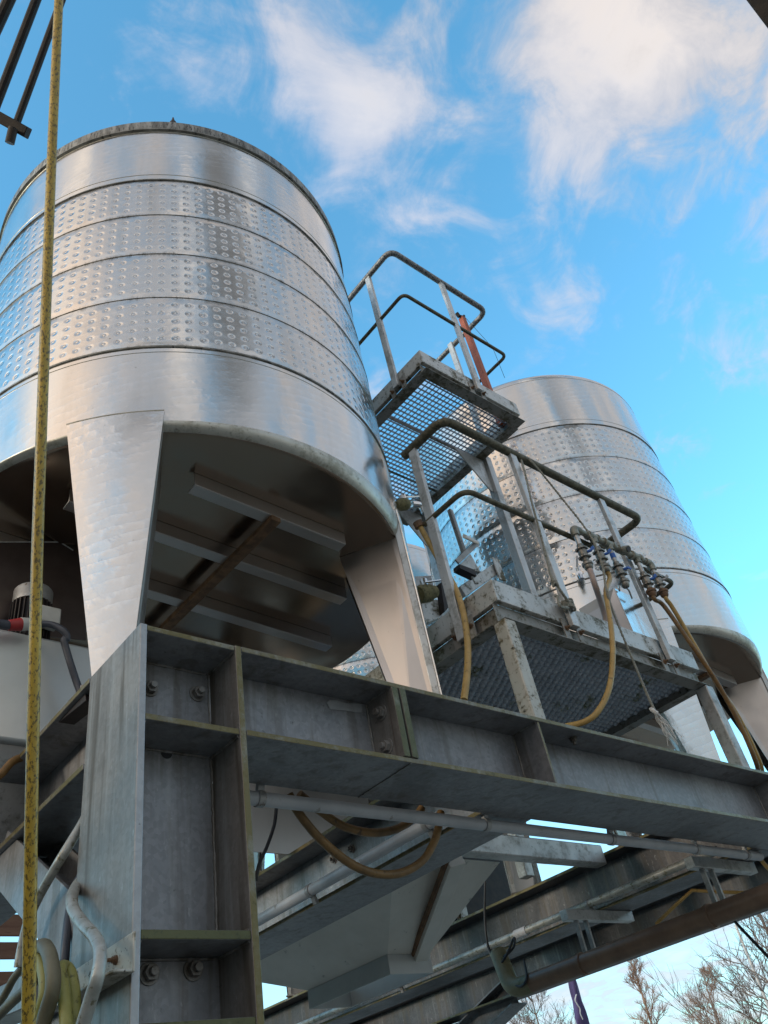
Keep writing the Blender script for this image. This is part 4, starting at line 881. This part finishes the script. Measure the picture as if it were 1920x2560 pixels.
# ------------------------------------------------------------------ light and sky
SKYMUL = (2.0, 3.85, 4.0)
SUN_AZ, SUN_EL = math.radians(168), math.radians(13)
sl = bpy.data.lights.new('sun', 'SUN'); sl.energy = 1.5; sl.angle = math.radians(10); sl.color = (1, .86, .70)
so = bpy.data.objects.new('sun', sl); COL.objects.link(so)
sd = Vector((math.cos(SUN_AZ) * math.cos(SUN_EL), math.sin(SUN_AZ) * math.cos(SUN_EL), math.sin(SUN_EL)))
so.rotation_euler = sd.to_track_quat('Z', 'Y').to_euler(); so.location = sd * 50
w = bpy.data.worlds.new('World'); S.world = w; w.use_nodes = True
wt = NT.__new__(NT); wt.t = w.node_tree; wt.t.nodes.clear()
bg = wt.n('ShaderNodeBackground'); wo = wt.n('ShaderNodeOutputWorld'); wt.l(bg.outputs[0], wo.inputs[0])
sky = wt.n('ShaderNodeTexSky', sky_type='NISHITA'); sky.sun_disc = False; sky.sun_elevation = SUN_EL; sky.sun_rotation = PI / 2 - SUN_AZ
sky.air_density = 1.0; sky.dust_density = .35; sky.ozone_density = 1.6
dirv = wt.n('ShaderNodeTexCoord').outputs['Generated']; wt._p = dirv
nrm = wt.n('ShaderNodeVectorMath', operation='NORMALIZE'); wt.l(dirv, nrm.inputs[0]); dv_ = nrm.outputs[0]
def dotd(v):
    o = wt.n('ShaderNodeVectorMath', operation='DOT_PRODUCT'); wt.l(dv_, o.inputs[0]); o.inputs[1].default_value = tuple(v); return o.outputs['Value']
def azel(a, e): a, e = math.radians(a), math.radians(e); return Vector((math.cos(a) * math.cos(e), math.sin(a) * math.cos(e), math.sin(e)))
def blob(px, py, rad, amp):
    dd = dotd(ray(px, py)); k = 1.0 / (1 - math.cos(math.radians(rad)))
    return wt.math('MULTIPLY', wt.math('EXPONENT', wt.math('MULTIPLY', wt.math('SUBTRACT', dd, 1.0), k)), amp)
def dblob(a, e, rad, amp):
    k = 1.0 / (1 - math.cos(math.radians(rad))); return wt.math('MULTIPLY', wt.math('EXPONENT', wt.math('MULTIPLY', wt.math('SUBTRACT', dotd(azel(a, e)), 1.0), k)), amp)
sxyz = wt.n('ShaderNodeSeparateXYZ'); wt.l(dv_, sxyz.inputs[0])
zc2 = wt.math('ADD', wt.math('MAXIMUM', sxyz.outputs[2], 0.0), .18)
cmb = wt.n('ShaderNodeCombineXYZ'); wt.l(wt.math('DIVIDE', sxyz.outputs[0], zc2), cmb.inputs[0]); wt.l(wt.math('DIVIDE', sxyz.outputs[1], zc2), cmb.inputs[1])
n1 = wt.noise(3.6, 9, .58, cmb.outputs[0], 0, .9); n2 = wt.noise(10.5, 8, .62, cmb.outputs[0], 0, .6)
fbm = wt.math('ADD', wt.math('MULTIPLY', wt.math('SUBTRACT', n1, .5), 2.3), wt.math('MULTIPLY', wt.math('SUBTRACT', n2, .5), 1.9))
tot = None
for bl in ((730, 60, 3.6, .36), (790, 190, 4.2, .40), (860, 330, 5.0, .44), (950, 460, 4.8, .40), (1100, 610, 3.6, .30), (1180, 520, 3.0, .22), (490, 190, 3.0, .24), (1010, 260, 3.6, .26),
           (1440, 40, 3.6, .40), (1600, 20, 3.8, .36), (1710, 120, 3.4, .26), (1490, 260, 3.8, .34), (1650, 240, 3.4, .26), (1400, 450, 4.4, .34), (1480, 380, 3.6, .22), (1600, 560, 3, .24), (1480, 730, 2.8, .34), (1370, 820, 2.2, .26), (1860, 920, 2.2, .24), (1330, 150, 3, .24), (1850, 220, 4.4, .30),
           (1420, 215, 2.0, -.32), (1800, 60, 2.6, -.28), (1570, 400, 2.2, -.2), (1690, 200, 1.6, -.2), (1300, 60, 2.0, -.2),
           (1500, 2500, 12, .34), (1750, 2430, 6, .26), (1250, 2500, 6, .22)):
    v = blob(*bl); tot = v if tot is None else wt.math('ADD', tot, v)
# broken cloud deck behind the photographer, thinner overhead and to the left
back = wt.math('MULTIPLY', wt.ramp(dotd(Vector((-.18, -.92, .35)).normalized()), -.06, .5), .64)
tot = wt.math('ADD', tot, back)
tot = wt.math('ADD', tot, dblob(-152, 36, 12, -.55))
lft = wt.math('MULTIPLY', wt.ramp(dotd(azel(-175, 25)), .55, 1.0), .40); tot = wt.math('ADD', tot, lft)
lowh = wt.math('MULTIPLY', wt.ramp(sxyz.outputs[2], .22, 0.0), .25); tot = wt.math('ADD', tot, lowh)
cl = wt.ramp(wt.math('ADD', fbm, tot), .05, .88)
lit = wt.ramp(wt.math('ADD', fbm, wt.math('MULTIPLY', tot, .6)), -.1, 1.35)
bk = wt.ramp(dotd(Vector((-.18, -.92, .35)).normalized()), -.1, .35)
ccol = wt.mix(bk, wt.mix(lit, (4.3, 4.9, 6.3), (7.0, 6.75, 7.0)), wt.mix(lit, (3.6, 3.6, 3.9), (8.0, 7.0, 6.2)))
glow = wt.math('MULTIPLY', wt.ramp(dotd(sd), .55, 1.0), 1.0)
ccol = wt.mix(glow, ccol, (14, 10.5, 7.6))
skyc = wt.mix(1.0, sky.outputs[0], SKYMUL, 'MULTIPLY')
# dark sky patches added out of view to streak the tank reflections
dk_ = None
for q in ((-96, 57, 7, .9), (-93, 66, 6, .7), (-100, 49, 5, .6), (-101, 38, 5.5, .85), (-99, 31, 4.5, .6), (-128, 62, 4, .5), (-86, 58, 7, .75), (-79, 52, 5, .6), (-88, 48, 5, .5)):
    v = dblob(*q); dk_ = v if dk_ is None else wt.math('ADD', dk_, v)
dk_ = wt.ramp(wt.math('ADD', dk_, wt.math('MULTIPLY', fbm, .5)), .15, 1.15)
br_ = None  # bright sky spots added out of view for highlights on the tanks
for q in ((-112, 58, 5, .8), (-118, 49, 5, .7), (-70, 60, 6, .8), (-110, 37, 5, .8), (-84, 36, 6, .7), (168, 48, 9, .9), (175, 62, 6, .6)):
    v = dblob(*q); br_ = v if br_ is None else wt.math('ADD', br_, v)
br_ = wt.ramp(wt.math('ADD', br_, wt.math('MULTIPLY', fbm, .3)), .2, .9); cl = wt.math('MAXIMUM', cl, br_)
ccol = wt.mix(br_, ccol, (11.0, 9.8, 8.6))
ccol = wt.mix(dk_, ccol, (1.7, 1.65, 1.6)); cl = wt.math('MAXIMUM', cl, dk_)
skyc = wt.mix(wt.ramp(sxyz.outputs[2], .46, .10, 0, .62), skyc, (5.4, 6.3, 7.2))
fin = wt.mix(wt.math('MULTIPLY', cl, wt.math('ADD', .78, wt.math('MULTIPLY', bk, .16))), skyc, ccol)
wt.l(fin, bg.inputs[0]); bg.inputs[1].default_value = .12

S.view_settings.view_transform = 'Standard'; S.view_settings.look = 'None'; S.view_settings.exposure = 0.1; S.view_settings.gamma = 1
S.render.engine = 'CYCLES'; S.cycles.use_denoising = True; S.cycles.max_bounces = 8
S.render.resolution_x = 768; S.render.resolution_y = 1024
for ob in S.objects:
    if '_at' in ob: del ob['_at']
